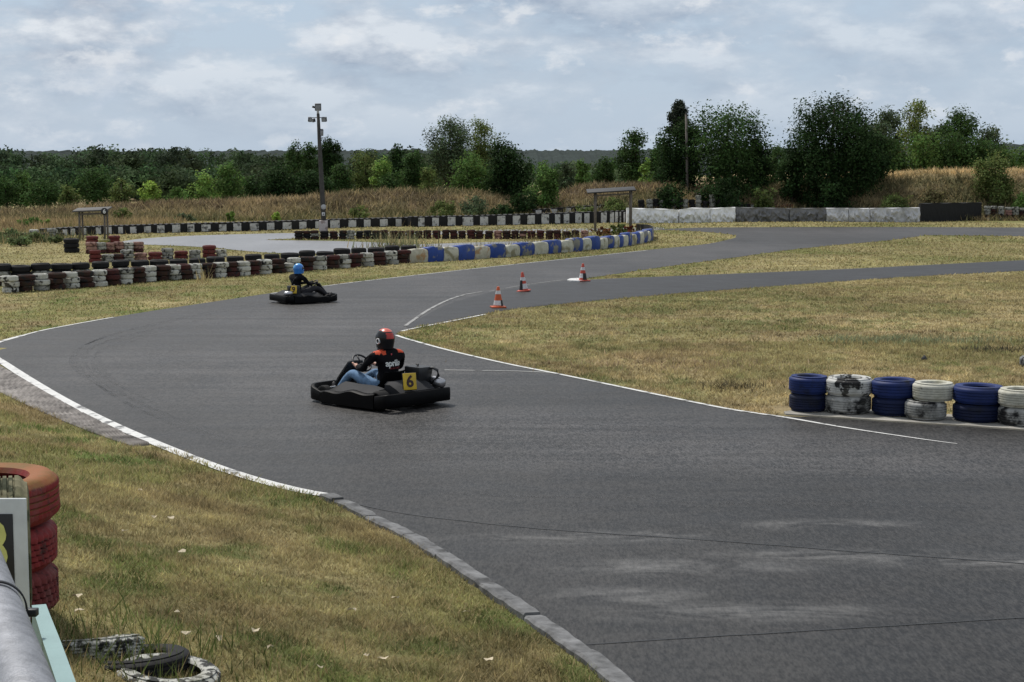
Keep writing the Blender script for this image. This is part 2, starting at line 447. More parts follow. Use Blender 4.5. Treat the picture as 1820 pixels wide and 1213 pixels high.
ribbon(mb, smooth_path(GP([(1035, 1149), (1250, 1135), (1500, 1120), (1820, 1100), (2000, 1090)]), 0.2), lambda t: 0.016 + 0.006 * abs(math.sin(t * 23)), 0.012, 0, 0, 0.012, 5)
tag(mb.build('road_joint_line', M_joint), kind='structure')
m, nt, bs = new_mat('rubber_mark')
a = ramp(nt, noise(nt, objco(nt, (1, 1, 1)), 4.0, 6, 0.7), [(0.40, 0.0), (0.80, 0.2)])
nt.links.new(a, bs.inputs['Alpha']); bs.inputs['Base Color'].default_value = (0.012, 0.012, 0.013, 1); bs.inputs['Roughness'].default_value = 0.5
M_skid = m
mb = MB(); rnd = random.Random(11)
hp = [(800, 500), (620, 522), (470, 545), (330, 568), (200, 592), (110, 618), (90, 645), (130, 682), (230, 728), (360, 772), (520, 806), (760, 832), (1100, 850), (1500, 858)]
for k in range(18):
    o = rnd.uniform(-0.5, 1.0)
    q = [(x + (420 - x) * (0.16 + 0.10 * o) + rnd.uniform(-6, 6), y + (660 - y) * 0.16 * o + rnd.uniform(-1, 1)) for x, y in hp]
    s = rnd.uniform(0, 0.75); n0 = int(s * (len(q) - 3)); n1 = min(len(q), n0 + rnd.randint(3, 6))
    ribbon(mb, smooth_path(GP(q[n0:n1])), lambda t, w=rnd.uniform(0.06, 0.16): w * math.sin(math.pi * min(1, max(0, t)) * 0.98 + 0.03) + 0.01, 0.0105 + 0.0001 * k)
for k in range(16):
    y0 = rnd.uniform(740, 900); x0 = rnd.uniform(700, 1300)
    q = [(x0 + d, y0 + d * rnd.uniform(0.00, 0.035)) for d in (0, 120, 260, rnd.uniform(400, 560))]
    ribbon(mb, smooth_path(GP(q)), lambda t, w=rnd.uniform(0.05, 0.16): w * math.sin(math.pi * min(1, max(0, t)) * 0.98 + 0.03) + 0.008, 0.0135 + 0.0001 * k)
tag(mb.build('road_skid_marking', M_skid), kind='structure')

# --- kerbs
M_kerb = plain('kerb_stone', (0.17, 0.172, 0.175), 0.85, spec=0.3, var=0.65, scale=6.0, bmp=0.7)
kp = smooth_path(GP([(1190, 1300), (1118, 1213), (1000, 1127), (880, 1047), (760, 967), (680, 927), (625, 899), (590, 885)]), 0.11)
mb = MB(); rnd = random.Random(4); i = 0
while i < len(kp) - 2:
    n = rnd.randint(7, 10); j = min(len(kp) - 1, i + n)
    seg = kp[i:j + 1]; dz = rnd.uniform(-0.012, 0.012); dw = rnd.uniform(-0.012, 0.012); secs = []
    for k, p in enumerate(seg):
        t = seg[min(k + 1, len(seg) - 1)] - seg[max(k - 1, 0)]; nn = Vector((-t.y, t.x, 0)).normalized()
        if k == 0: p = p + t.normalized() * rnd.uniform(0.012, 0.035)
        e = 0.01 if k in (0, len(seg) - 1) else 0
        zz = 0.062 + dz - e + rnd.uniform(-0.009, 0.006)
        secs.append([Vector((p.x, p.y, 0)) + nn * a + Vector((0, 0, b)) for a, b in ((-0.01 + e, -0.1), (-0.005 + e, zz - 0.015), (0.012, zz), (0.135 + dw, zz + 0.006), (0.16 + dw - e, zz - 0.012), (0.165 + dw - e, -0.1))])
    # path runs away from the camera, its left side is the grass side
    mb.sweep(secs, sm=False); i = j
tag(mb.build('kerb', M_kerb), kind='structure')
# ribbed run-off strip outside the line at the hairpin
M_rib = plain('ribbed_concrete', (0.27, 0.25, 0.235), 0.9, spec=0.2, var=0.7, scale=3.0, bmp=0.5)
rp = smooth_path(GP([(-26, 640), (20, 664), (70, 694), (140, 734), (215, 772), (262, 792)]), 0.12)
mb = MB()
secs = []
for i, p in enumerate(rp):
    t = rp[min(i + 1, len(rp) - 1)] - rp[max(i - 1, 0)]; nn = Vector((t.y, -t.x, 0)).normalized()   # to the right of the path: outside
    q = i / (len(rp) - 1); w = 0.72 * (1 - q) ** 0.8 + 0.08
    ring = [Vector((p.x, p.y, -0.05))]
    K = 14
    for k in range(K + 1):
        a = -0.03 + (w + 0.13) * k / K
        ring.append(Vector((p.x, p.y, 0)) + nn * a + Vector((0, 0, 0.014 + (0.032 if k % 2 else 0.0) * (1 if i % 9 else 0.3))))
    ring.append(Vector((p.x, p.y, -0.05)) + nn * (0.10 + w))
    secs.append(ring)
mb.sweep(secs, sm=False)
tag(mb.build('kerb_rumble_strip', M_rib), kind='structure')
# pale concrete footing under the blue and white tyres
M_conc = plain('pale_concrete', (0.34, 0.325, 0.29), 0.9, spec=0.2, var=0.4, scale=2.5, bmp=0.4)
cp = smooth_path(GP([(1396, 738), (1440, 741), (1500, 745), (1620, 753), (1720, 759), (1820, 766), (2000, 778)]), 0.3)
mb = MB(); secs = []
for i, p in enumerate(cp):
    q = min(1, i / 4); w = 0.15 + 0.85 * q
    secs.append([Vector((p.x, p.y, -0.05)), Vector((p.x, p.y, 0.022)), Vector((p.x, p.y + w, 0.03)), Vector((p.x, p.y + w, -0.05))])
mb.sweep(secs, sm=False)
tag(mb.build('kerb_footing', M_conc), kind='structure')
# white painted nose of the kerb between the two roads
mb = MB()
np_ = GP([(1008, 500), (1014, 497.6), (1026, 497.0), (1040, 497.2), (1040, 501.0), (1026, 501.8), (1014, 501.4)])
mb.add([Vector((p.x, p.y, 0.0)) for p in np_] + [Vector((p.x * 0.999, p.y, 0.05)) for p in np_], [[7, 8, 9, 10, 11, 12, 13]] + [[i, (i + 1) % 7, 7 + (i + 1) % 7, 7 + i] for i in range(7)])
tag(mb.build('kerb_nose', paint('kerb_white', (0.75, 0.75, 0.74), (0.25, 0.25, 0.24), 0.15, 6)), kind='structure')

# --- ground sheet
def inside(poly, X, Y):
    P_ = np.array([(p.x, p.y) for p in poly]); res = np.zeros(X.shape, bool)
    x0, y0 = P_[-1]
    for x1, y1 in P_:
        if y0 != y1:
            c = ((y1 > Y) != (y0 > Y)) & (X < (x0 - x1) * (Y - y1) / (y0 - y1) + x1)
            res ^= c
        x0, y0 = x1, y1
    return res
bank_edge = np.array([(p.x, p.y) for p in smooth_path(GP([(1190, 1300), (1120, 1213), (1000, 1125), (880, 1045), (760, 965), (680, 925), (592, 884), (480, 862), (400, 838), (300, 800), (200, 757), (120, 717), (60, 682), (0, 642)]), 0.15)])
RUMBLE = [((p.x, p.y), 0.72 * (1 - i / (len(rp) - 1)) ** 0.8 + 0.2) for i, p in enumerate(rp)][::3]
def bank_h(X, Y):
    """the spectators' grass bank at the near left, rising from the kerb"""
    X = np.asarray(X, float); Y = np.asarray(Y, float)
    h = np.zeros(X.shape)
    near = (Y < 33) & (Y > -20) & (X < np.interp(Y, bank_edge[:, 1], bank_edge[:, 0]) + 0.3)
    near &= ~inside(track_main, X, Y)
    if near.any():
        x, y = X[near], Y[near]
        d = np.full(x.shape, 1e9)
        for a, b in bank_edge[::2]: d = np.minimum(d, (x - a) ** 2 + (y - b) ** 2)
        d = np.sqrt(d)
        for i, (a, b) in enumerate(RUMBLE): d = np.minimum(d, np.maximum(0, np.hypot(x - a[0], y - a[1]) - b - 0.1))
        q = np.clip(d - 0.25, 0, None)
        hh = 0.045 * np.minimum(1, q * 4) + 0.10 * q + 0.045 * q ** 1.6
        hh = np.minimum(hh, 2.0) + 0.05 * (fbm(x * 0.9, y * 0.9, 5) - 0.5) * np.minimum(1, q)
        hh *= np.clip((34 - y) / 8, 0, 1)
        h[near] = np.maximum(hh, 0)
    return h
def grid1(a, b, step): return list(np.arange(a, b, step))
xs = np.array([-4000, -1500, -600, -300, -160, -100, -70, -50, -35] + grid1(-25, -8, 0.6) + grid1(-8, 14, 0.2) + grid1(14, 30, 0.6) + [35, 45, 60, 80, 110, 160, 300, 600, 1500, 4000], float)
ys = np.array([-600, -100, -20, -5, 0] + grid1(2, 6, 0.5) + grid1(6, 40, 0.2) + grid1(40, 62, 0.6) + grid1(62, 130, 1.5) + [140, 170, 220, 300, 450, 700, 1200, 2500, 6000], float)
XX, YY = np.meshgrid(xs, ys)
ZZ = bank_h(XX, YY)
ZZ += np.where((XX > -40) & (YY > 30) & (YY < 120), 0.0, 0.0)
# colour of the turf: straw, olive, green and bare patches
def turf(X, Y):
    a = fbm(X * 0.45, Y * 0.28, 21, 5); b = fbm(X * 2.1, Y * 1.5, 33, 4); c = fbm(X * 0.16, Y * 0.12, 41, 3); e = fbm(X * 3.1, Y * 2.6, 61, 3)
    straw = np.array([0.45, 0.375, 0.195]); olive = np.array([0.25, 0.245, 0.095]); green = np.array([0.105, 0.165, 0.04]); brown = np.array([0.31, 0.225, 0.13])
    w = np.clip((a - 0.36) / 0.26, 0, 1)[..., None]
    col = straw * (1 - w) + olive * w
    g = np.clip((b * 0.65 + c * 0.35 - 0.53) / 0.07, 0, 1)[..., None] * 0.85
    col = col * (1 - g) + green * g
    br = np.clip((fbm(X * 0.9 + 9, Y * 0.7, 51, 4) - 0.56) / 0.10, 0, 1)[..., None] * 0.65
    col = col * (1 - br) + brown * br
    nl = (np.clip((21 - Y) / 6, 0, 1) * np.clip((2.5 - X) / 1.5, 0, 1))[..., None]           # the mown bank by the rail is darker and greener
    col = col * (1 - 0.42 * nl) + 0.42 * nl * np.array([0.205, 0.190, 0.080]) * (0.5 + e[..., None])
    inf = (np.clip((X + 3) / 2, 0, 1) * np.clip((Y - 19) / 3, 0, 1) * np.clip((60 - Y) / 8, 0, 1))[..., None]   # the infield is drier
    col = col * (1 - 0.4 * inf) + 0.4 * inf * np.array([0.40, 0.32, 0.18]) * (0.05 + 1.9 * fbm(X * 0.32, Y * 0.75, 71, 5)[..., None])
    far = np.clip((Y - 34) / 30, 0, 1)[..., None] * 0.75            # the verges further away are mown and yellow
    mown = np.array([0.325, 0.285, 0.135]) * (0.6 + 0.8 * fbm(X * 0.25, Y * 0.55, 57, 5)[..., None]) 
    col = col * (1 - far) + (mown * (1 - 0.5 * np.clip((c - 0.5) / 0.2, 0, 1)[..., None]) + np.array([0.09, 0.11, 0.02]) * 0.5 * np.clip((c - 0.5) / 0.2, 0, 1)[..., None]) * far
    return col * (0.82 + 0.36 * e[..., None])
bank_edge = bank_edge
v = np.stack([XX, YY, ZZ], -1).reshape(-1, 3)
ny, nx = XX.shape
idx = np.arange(ny * nx).reshape(ny, nx)
fq = np.stack([idx[:-1, :-1], idx[:-1, 1:], idx[1:, 1:], idx[1:, :-1]], -1).reshape(-1, 4)
me = np_mesh('ground', v, fq, turf(XX, YY).reshape(-1, 3), True)
m, nt, bs = new_mat('turf')
at = N(nt, 'ShaderNodeAttribute', attribute_name='Col')
v0 = objco(nt)
n1 = noise(nt, v0, 9.0, 6, 0.7); n2 = noise(nt, v0, 34.0, 4, 0.7); n3 = noise(nt, objco(nt, (0.35, 1.5, 1)), 1.4, 8, 0.72)
k = mathn(nt, 'ADD', mathn(nt, 'MULTIPLY', n1, 0.9), mathn(nt, 'MULTIPLY', n2, 0.9))
k = mathn(nt, 'MULTIPLY_ADD', n3, 1.7, mathn(nt, 'MULTIPLY_ADD', k, 0.75, -0.70))
c = mix(nt, 1.0, at.outputs['Color'], k, 'MULTIPLY')
nt.links.new(c, bs.inputs['Base Color']); bs.inputs['Roughness'].default_value = 0.95; bs.inputs['Specular IOR Level'].default_value = 0.1
bump(nt, bs, mathn(nt, 'ADD', n1, n2), 0.8, 0.05)
M_turf = m
tag(link('ground', me, M_turf), kind='structure')

# --- blades of grass
def leaf_mat(name, trans=0.35, rough=0.7, spec=0.15, sat=1.0):
    m, nt, bs = new_mat(name)
    at = N(nt, 'ShaderNodeAttribute', attribute_name='Col')
    nt.links.new(at.outputs['Color'], bs.inputs['Base Color']); bs.inputs['Roughness'].default_value = rough; bs.inputs['Specular IOR Level'].default_value = spec
    tr = N(nt, 'ShaderNodeBsdfTranslucent'); nt.links.new(at.outputs['Color'], tr.inputs['Color'])
    mx = N(nt, 'ShaderNodeMixShader'); mx.inputs[0].default_value = trans
    out = nt.nodes['Material Output']
    nt.links.new(bs.outputs[0], mx.inputs[1]); nt.links.new(tr.outputs[0], mx.inputs[2]); nt.links.new(mx.outputs[0], out.inputs[0])
    return m
M_blade = leaf_mat('grass_blade')
rg = np.random.default_rng(3)
tracks = [track_main, track_far]
rumble_poly = [Vector((s[1].x, s[1].y, 0)) for s in []]
def scatter(x0, x1, y0, y1, dens, keep=None):
    n = int((x1 - x0) * (y1 - y0) * dens)
    X = rg.uniform(x0, x1, n); Y = rg.uniform(y0, y1, n)
    ok = np.abs(X) < Y * 0.335 + 1.2
    X, Y = X[ok], Y[ok]
    ok = np.ones(len(X), bool)
    for t in tracks: ok &= ~inside(t, X, Y)
    if keep is not None: ok &= keep(X, Y)
    return X[ok], Y[ok]
def blades(X, Y, hmin, hmax, wid, zf, colf, lean=1.6):
    n = len(X)
    Z = zf(X, Y)
    hgt = rg.uniform(hmin, hmax, n) * (0.25 + 1.3 * fbm(X * 2.3, Y * 2.3, 77, 3))
    a = rg.uniform(0, 2 * np.pi, n); l = rg.uniform(0, lean, n) * hgt; b = rg.uniform(0, 2 * np.pi, n)
    w = wid * rg.uniform(0.6, 1.4, n)
    dx, dy = np.cos(a) * w, np.sin(a) * w
    v = np.empty((n, 3, 3))
    v[:, 0] = np.stack([X - dx, Y - dy, Z - 0.004], -1)
    v[:, 1] = np.stack([X + dx, Y + dy, Z - 0.004], -1)
    v[:, 2] = np.stack([X + np.cos(b) * l, Y + np.sin(b) * l, Z + hgt], -1)
    col = colf(X, Y) * rg.uniform(0.6, 1.6, (n, 1)) * (0.25 + 1.5 * fbm(X * 5, Y * 4, 91, 4))[:, None]
    dry = rg.random(n) < 0.22
    col[dry] = np.array([0.42, 0.33, 0.17]) * rg.uniform(0.6, 1.2, (dry.sum(), 1))
    return v.reshape(-1, 3), np.arange(n * 3).reshape(-1, 3), np.repeat(col, 3, 0)
V, Fc, C, off = [], [], [], 0
def push(r):
    global off
    V.append(r[0]); Fc.append(r[1] + off); C.append(r[2]); off += len(r[0])
zero = lambda X, Y: np.zeros(X.shape)
rib_a = np.array([(p.x, p.y) for p in rp])
def off_strip(X, Y):
    d = np.full(X.shape, 1e9)
    for (a, b), i in zip(rib_a, range(len(rib_a))):
        q = i / (len(rib_a) - 1); w = 0.72 * (1 - q) ** 0.8 + 0.15
        d = np.minimum(d, np.hypot(X - a, Y - b) - w)
    k = np.full(X.shape, 1e9)
    for p in kp[::1]: k = np.minimum(k, np.hypot(X - p.x, Y - p.y))
    return (d > 0) & (k > 0.16)
X, Y = scatter(-6.5, 2.0, 8.0, 16, 2600, off_strip); push(blades(X, Y, 0.02, 0.062, 0.0055, bank_h, turf))
X, Y = scatter(-8.5, 0, 16, 31, 900, off_strip); push(blades(X, Y, 0.03, 0.08, 0.007, bank_h, turf))
foot = lambda X, Y: ~((X > cp[0].x - 0.1) & (Y < np.interp(X, [p.x for p in cp], [p.y for p in cp]) + 0.95))
X, Y = scatter(-3, 14, 20, 34, 700, foot); push(blades(X, Y, 0.03, 0.075, 0.010, zero, turf))
X, Y = scatter(-3, 19, 34, 56, 240, foot); push(blades(X, Y, 0.03, 0.07, 0.016, zero, turf))
X, Y = scatter(0, 26, 56, 84, 45); push(blades(X, Y, 0.03, 0.08, 0.030, zero, turf))
X, Y = scatter(-26, 4, 60, 84, 30); push(blades(X, Y, 0.03, 0.08, 0.030, zero, turf))
X, Y = scatter(-38, 34, 84, 117, 14); push(blades(X, Y, 0.04, 0.12, 0.05, zero, turf))
X, Y = scatter(-24, -1, 31, 60, 110); push(blades(X, Y, 0.03, 0.07, 0.018, zero, turf))
# grey-green weed patch in the infield, and dark tufts
for px, py, sx, sy, cl, m_ in ((1615, 607, 0.95, 0.40, (0.21, 0.235, 0.135), 1700), (1565, 606, 0.5, 0.3, (0.21, 0.235, 0.135), 600), (1785, 624, 0.5, 0.18, (0.08, 0.075, 0.05), 500), (1300, 690, 0.3, 0.3, (0.10, 0.085, 0.05), 300), (1190, 650, 1.2, 0.5, (0.33, 0.25, 0.16), 700)):
    p = G(px, py); push(blades(rg.normal(p.x, sx, m_), rg.normal(p.y, sy, m_), 0.04, 0.15, 0.012, zero, lambda X, Y, cl=cl: np.tile(np.array(cl), (len(X), 1)), 1.6))
# tall tufts beside the near tyres
tx = rg.normal(-2.3, 0.45, 700); ty = rg.normal(9.75, 0.5, 700)
k = off_strip(tx, ty); push(blades(tx[k], ty[k], 0.08, 0.26, 0.005, bank_h, lambda X, Y: np.tile(np.array([0.10, 0.13, 0.04]), (len(X), 1)), 0.9))
me = np_mesh('grass', np.concatenate(V), np.concatenate(Fc), np.concatenate(C))
tag(link('grass', me, M_blade), kind='stuff')
# fallen leaves, pale specks in the grass
mb = MB(); rnd = random.Random(9)
for px, py in ((276, 930), (305, 931), (221, 956), (325, 992), (140, 1073), (313, 1100), (140, 1100), (627, 1097), (702, 1075), (653, 1180), (680, 1183), (870, 1187), (480, 1165), (390, 1150), (570, 1200), (455, 1135), (830, 1100), (250, 880), (1440, 618), (330, 1140)):
    p = G(px, py)
    for _ in range(3):
        h0 = float(bank_h(np.array([p.x]), np.array([p.y]))[0]); p = G(px, py, h0)
    r = rnd.uniform(0.018, 0.036); a = rnd.uniform(0, 6.28); q = []
    for k in range(7):
        t = a + k * 6.283 / 7; s = r * (1.0 if k % 2 else 0.6)
        q.append(p + Vector((math.cos(t) * s * 1.4, math.sin(t) * s, 0.045 + rnd.uniform(0, 0.03))))
    mb.add(q, [list(range(7))])
tag(mb.build('fallen_leaves', plain('dry_leaf', (0.55, 0.47, 0.33), 0.8)), kind='stuff')
# ================================================================== tyres and barriers
ORD = ['first', 'second', 'third', 'fourth', 'fifth', 'sixth', 'seventh', 'eighth', 'ninth', 'tenth', 'eleventh', 'twelfth', 'thirteenth', 'fourteenth', 'fifteenth', 'sixteenth', 'seventeenth', 'eighteenth', 'nineteenth', 'twentieth'] \
    + ['twenty-' + w for w in ('first', 'second', 'third', 'fourth', 'fifth', 'sixth', 'seventh', 'eighth', 'ninth')] + ['thirtieth'] + ['thirty-' + w for w in ('first', 'second', 'third', 'fourth', 'fifth', 'sixth', 'seventh', 'eighth', 'ninth')] + ['fortieth']
def ipx(tab, x): return float(np.interp(x, [t[0] for t in tab], [t[1] for t in tab]))

def tyre_mesh(name, R, W, r, mat, n=48, grooves=3, lug=0.0, lugs=2, squash=0.0, seed=0):
    """a tyre lying flat, its base at z = 0"""
    t = (R - r)
    prof = [(r, 0.16 * W), (r + 0.10 * t, 0.05 * W), (r + 0.45 * t, 0.0), (r + 0.75 * t, 0.03 * W), (R - 0.035, 0.075 * W), (R - 0.010, 0.14 * W)]
    a, b = 0.17, 0.83
    L0 = len(prof)
    if grooves:
        k = (b - a) / grooves; g = 0.012 / W
        for i in range(grooves):
            lo, hi = a + i * k, a + (i + 1) * k
            prof += [(R, (lo + g * 0.5) * W), (R, (hi - g * 0.5) * W)]
            if i < grooves - 1: prof += [(R - 0.012, (hi - g * 0.3) * W), (R - 0.012, (hi + g * 0.3) * W)]
    else:
        prof += [(R, a * W), (R + 0.004, 0.5 * W), (R, b * W)]
    L1 = len(prof)
    prof += [(R - 0.010, 0.86 * W), (R - 0.035, 0.925 * W), (r + 0.75 * t, 0.97 * W), (r + 0.45 * t, W), (r + 0.10 * t, 0.95 * W), (r, 0.84 * W), (r + 0.02, 0.78 * W), (R - 0.05, 0.70 * W), (R - 0.05, 0.30 * W), (r + 0.02, 0.22 * W)]
    rnd = random.Random(seed); ph = rnd.uniform(0, 6)
    def warp(q, z, j, k):
        o = q
        if squash: o *= 1 + squash * math.cos(2 * (2 * math.pi * k / n) + ph)
        if lug and (L0 - 2 <= j < L1 + 1):
            row = (j - L0) // 4
            if (k + (row if lugs == 3 else 0)) % lugs == 0: o -= lug * (1.0 if j < L0 + 2 or j >= L1 - 2 or lugs == 3 else 0.45)
        return o
    mb = MB().lathe(prof, n, closed=True, warp=warp if (lug or squash) else None)
    me = mb.mesh(name); me.materials.append(mat)
    me.set_sharp_from_angle(angle=math.radians(42))
    return me

RUB = (0.018, 0.018, 0.019)
M_white_t = paint('white_tyre_paint', (0.58, 0.58, 0.53), RUB, 0.24, 5.0, 0.75, (0.20, 0.18, 0.12), 0.25, 0.5)
M_whiteg_t = paint('grey_white_tyre_paint', (0.36, 0.36, 0.33), RUB, 0.28, 6.0, 0.8, (0.13, 0.13, 0.08), 0.25, 0.5)
M_maroon_t = paint('maroon_tyre_paint', (0.075, 0.022, 0.021), RUB, 0.24, 5.0, 0.8, (0.045, 0.035, 0.025), 0.2, 0.4)
M_brown_t = paint('brown_tyre_paint', (0.055, 0.025, 0.02), RUB, 0.30, 5.0, 0.85, (0.03, 0.03, 0.018), 0.2, 0.4)
M_red_t = paint('red_tyre_paint', (0.15, 0.030, 0.028), RUB, 0.2, 6.0, 0.75, (0.10, 0.05, 0.035), 0.25, 0.4)
M_pink_t = paint('faded_pink_tyre_paint', (0.36, 0.21, 0.18), (0.10, 0.05, 0.045), 0.3, 6.0, 0.8, (0.16, 0.11, 0.08), 0.2, 0.4)
M_black_t = plain('black_rubber', (0.012, 0.012, 0.013), 0.75, spec=0.25, var=0.4, scale=7.0, bmp=0.3)
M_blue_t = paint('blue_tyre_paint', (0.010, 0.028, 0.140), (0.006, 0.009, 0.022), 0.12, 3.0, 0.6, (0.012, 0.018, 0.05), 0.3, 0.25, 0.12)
M_blue2_t = paint('shaded_blue_tyre_paint', (0.006, 0.013, 0.052), (0.005, 0.007, 0.012), 0.16, 3.0, 0.7, (0.014, 0.016, 0.03), 0.25, 0.25, 0.12)  # darker copy of the blue: shade on the lower tyres put into the colour
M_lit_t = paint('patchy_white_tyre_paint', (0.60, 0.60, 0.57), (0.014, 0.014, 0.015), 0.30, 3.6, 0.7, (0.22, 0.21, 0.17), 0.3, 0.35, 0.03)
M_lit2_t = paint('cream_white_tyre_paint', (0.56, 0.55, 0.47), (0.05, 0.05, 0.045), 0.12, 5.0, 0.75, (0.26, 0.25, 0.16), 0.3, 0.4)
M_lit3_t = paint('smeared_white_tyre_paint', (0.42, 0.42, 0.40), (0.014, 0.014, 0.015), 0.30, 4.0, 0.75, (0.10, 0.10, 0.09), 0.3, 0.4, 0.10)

# --- the twelve blue and white tyres on the concrete footing
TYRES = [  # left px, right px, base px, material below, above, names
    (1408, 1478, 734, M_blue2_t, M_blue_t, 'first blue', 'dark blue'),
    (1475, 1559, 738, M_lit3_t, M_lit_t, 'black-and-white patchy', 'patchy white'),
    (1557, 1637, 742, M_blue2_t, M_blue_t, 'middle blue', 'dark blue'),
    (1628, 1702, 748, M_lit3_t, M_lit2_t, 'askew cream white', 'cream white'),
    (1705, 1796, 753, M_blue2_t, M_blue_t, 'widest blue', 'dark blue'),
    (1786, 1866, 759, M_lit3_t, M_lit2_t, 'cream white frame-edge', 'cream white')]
WHERE = ['at the grass end of the blue and white row', 'between the end blue tyres and the middle blue tyres', 'in the middle of the blue and white row', 'with the lower tyre shifted out of line', 'widest pair of the blue tyres', 'cut by the edge of the photo']
for i, (a, b, by, m0, m1, nm, colr) in enumerate(TYRES):
    p = G((a + b) / 2, by, 0.03); R = (b - a) / 2 / F * p.y * 1.02
    W = 0.262 if i < 4 else 0.252
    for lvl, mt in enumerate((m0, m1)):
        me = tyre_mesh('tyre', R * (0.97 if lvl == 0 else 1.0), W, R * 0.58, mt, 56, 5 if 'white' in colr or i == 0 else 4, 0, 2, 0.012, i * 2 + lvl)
        o = link('tyre', me)
        dx = {3: (-0.10, 0.02)[lvl]}.get(i, random.uniform(-0.012, 0.012))
        o.location = (p.x + dx, p.y + R + (-0.05 if (i == 3 and lvl == 0) else 0), 0.03 + lvl * (W - 0.004))
        o.rotation_euler = (random.uniform(-.01, .01), random.uniform(-.012, .012) , random.uniform(0, 6.28))
        c = ('shaded blue', 'bright blue') if 'blue' in colr else ('smeared grey-white', colr)
        tag(o, '%s %s tyre, %s' % (('bottom', 'top')[lvl], c[lvl], WHERE[i]), 'tyre', 'blue and white tyres on the concrete footing')

# --- the wall of red and white tyres along the far verge: every tyre a thing
rowx = [12, 40, 68, 95, 122, 146, 170, 194, 217, 241, 262, 285, 305, 325, 344, 366, 388, 409, 428, 447, 468, 493, 519, 544, 567, 589, 609, 630, 652, 674, 694, 716]
rowy = [(12, 522), (68, 518), (122, 514), (217, 506.5), (262, 502), (305, 499), (344, 497), (428, 492), (468, 488.5), (567, 481), (652, 474.5), (716, 468.5)]
small = {}
def small_tyre(mat, R, W, n=18):
    k = (mat.name, R, W)
    if k not in small: small[k] = tyre_mesh('tyre', R, W, R * 0.58, mat, n, 0)
    return small[k]
rnd = random.Random(5); wi = ri = 0
for i, x in enumerate(rowx):
    white = i % 2 == 0
    p = G(x, ipx(rowy, x)); R = 0.268
    if white: wi += 1; w_ = ORD[wi - 1]
    else: ri += 1; w_ = ORD[ri - 1]
    for lvl in range(3):
        if white: mt = M_white_t if rnd.random() < 0.7 else M_whiteg_t
        else: mt = M_brown_t if (x < 110 or x in (241, 285)) or rnd.random() < 0.5 else M_maroon_t
        W = 0.172
        o = link('tyre', small_tyre(mt, R, W))
        o.location = (p.x + rnd.uniform(-.04, .04), p.y + R + rnd.uniform(-.05, .05), lvl * (W - 0.004))
        o.rotation_euler = (rnd.uniform(-.03, .03), rnd.uniform(-.03, .03), rnd.uniform(0, 6.28))
        s = rnd.uniform(0.88, 1.07); o.scale = (s, s, 1)
        tag(o, '%s tyre of the %s %s column along the red-white wall from its hairpin end' % (('bottom', 'middle', 'top')[lvl], w_, 'white' if white else 'dark red'), 'tyre', 'tyres of the long red and white wall')

def column(px, py, R, W, n, mats, label, group, cat='tyre column', jit=0.02, dy=0.0, z=0.0, seg=16):
    p = G(px, py)
    e = empty('tyre_barrier', (p.x, p.y + R + dy, z), rnd.uniform(0, 6.28), label, cat, group)
    for l in range(n):
        mt = mats[l] if isinstance(mats, (list, tuple)) else mats
        o = link('tyre', small_tyre(mt, R, W, seg), parent=e)
        o.location = (rnd.uniform(-jit, jit), rnd.uniform(-jit, jit), l * (W - 0.003))
        o.rotation_euler = (rnd.uniform(-.025, .025), rnd.uniform(-.025, .025), rnd.uniform(0, 6))
    q = rnd.uniform(0.92, 1.07); e.scale = (q, q, rnd.uniform(0.93, 1.07))
    return e
# black columns standing behind that wall
by_ = [(0, 509), (70, 507), (150, 502.5), (200, 499), (300, 495.5), (470, 485.5), (600, 476), (735, 465)]
x = -4.0; i = 0
while x < 735:
    y = ipx(by_, x)
    mid = M_whiteg_t if (i in (0, 2, 4) and x < 150) else M_black_t
    column(x, y, 0.31 + rnd.uniform(-.02, .02), 0.222, 3, [M_brown_t if x < 150 else M_black_t, mid, M_black_t],
           '%s column of big black tyres behind the red-white wall, counting from the hairpin' % ORD[i], 'big black tyre columns behind the red and white wall')
    x += 0.635 * (y - HOR) / H; i += 1
# the fainter red and white columns further back
hx = [166, 188, 206, 224, 247, 273, 295, 320, 344, 370, 391]
hm = [M_red_t, M_whiteg_t, M_maroon_t, M_whiteg_t, M_pink_t, M_red_t, M_whiteg_t, M_red_t, M_whiteg_t, M_red_t, M_white_t]
hn = {M_red_t: 'faded red', M_maroon_t: 'maroon', M_whiteg_t: 'grey-white', M_pink_t: 'pinkish', M_white_t: 'clean white'}
for i, x in enumerate(hx):
    column(x, 468 - (x - 160) * 0.043, 0.25 + 0.02 * (i % 2), 0.165, 2 + (i % 3 == 0), hm[i], '%s tyre column, %s along the short inner wall from its hairpin end' % (hn[hm[i]], ORD[i]), 'columns of the short inner wall')
for i, x in enumerate((160, 176, 192, 209, 226, 243)):
    mm = (M_pink_t, M_whiteg_t, M_pink_t, M_pink_t, M_white_t, M_pink_t)[i]
    column(x, 452 - i * 0.6, 0.24, 0.165, 3, [M_maroon_t, mm, mm], '%s tyre column, %s of the weathered ones behind the short inner wall' % (hn[mm], ORD[i]), 'weathered columns behind the short inner wall')
column(161, 438, 0.30, 0.16, 3, M_red_t, 'bright red tyre column below the low canopy, beside a black one', None)
column(201, 437, 0.27, 0.17, 3, M_red_t, 'bright red tyre column standing alone by the pale tarmac tip', None)
column(124, 450, 0.33, 0.20, 3, M_black_t, 'squat black tyre column on the grass below the low canopy', None)
column(184, 439, 0.26, 0.16, 2, paint('mossy_paint', (0.30, 0.28, 0.08), RUB, 0.3, 5), 'low mossy yellow tyre column between two bright red ones', None)
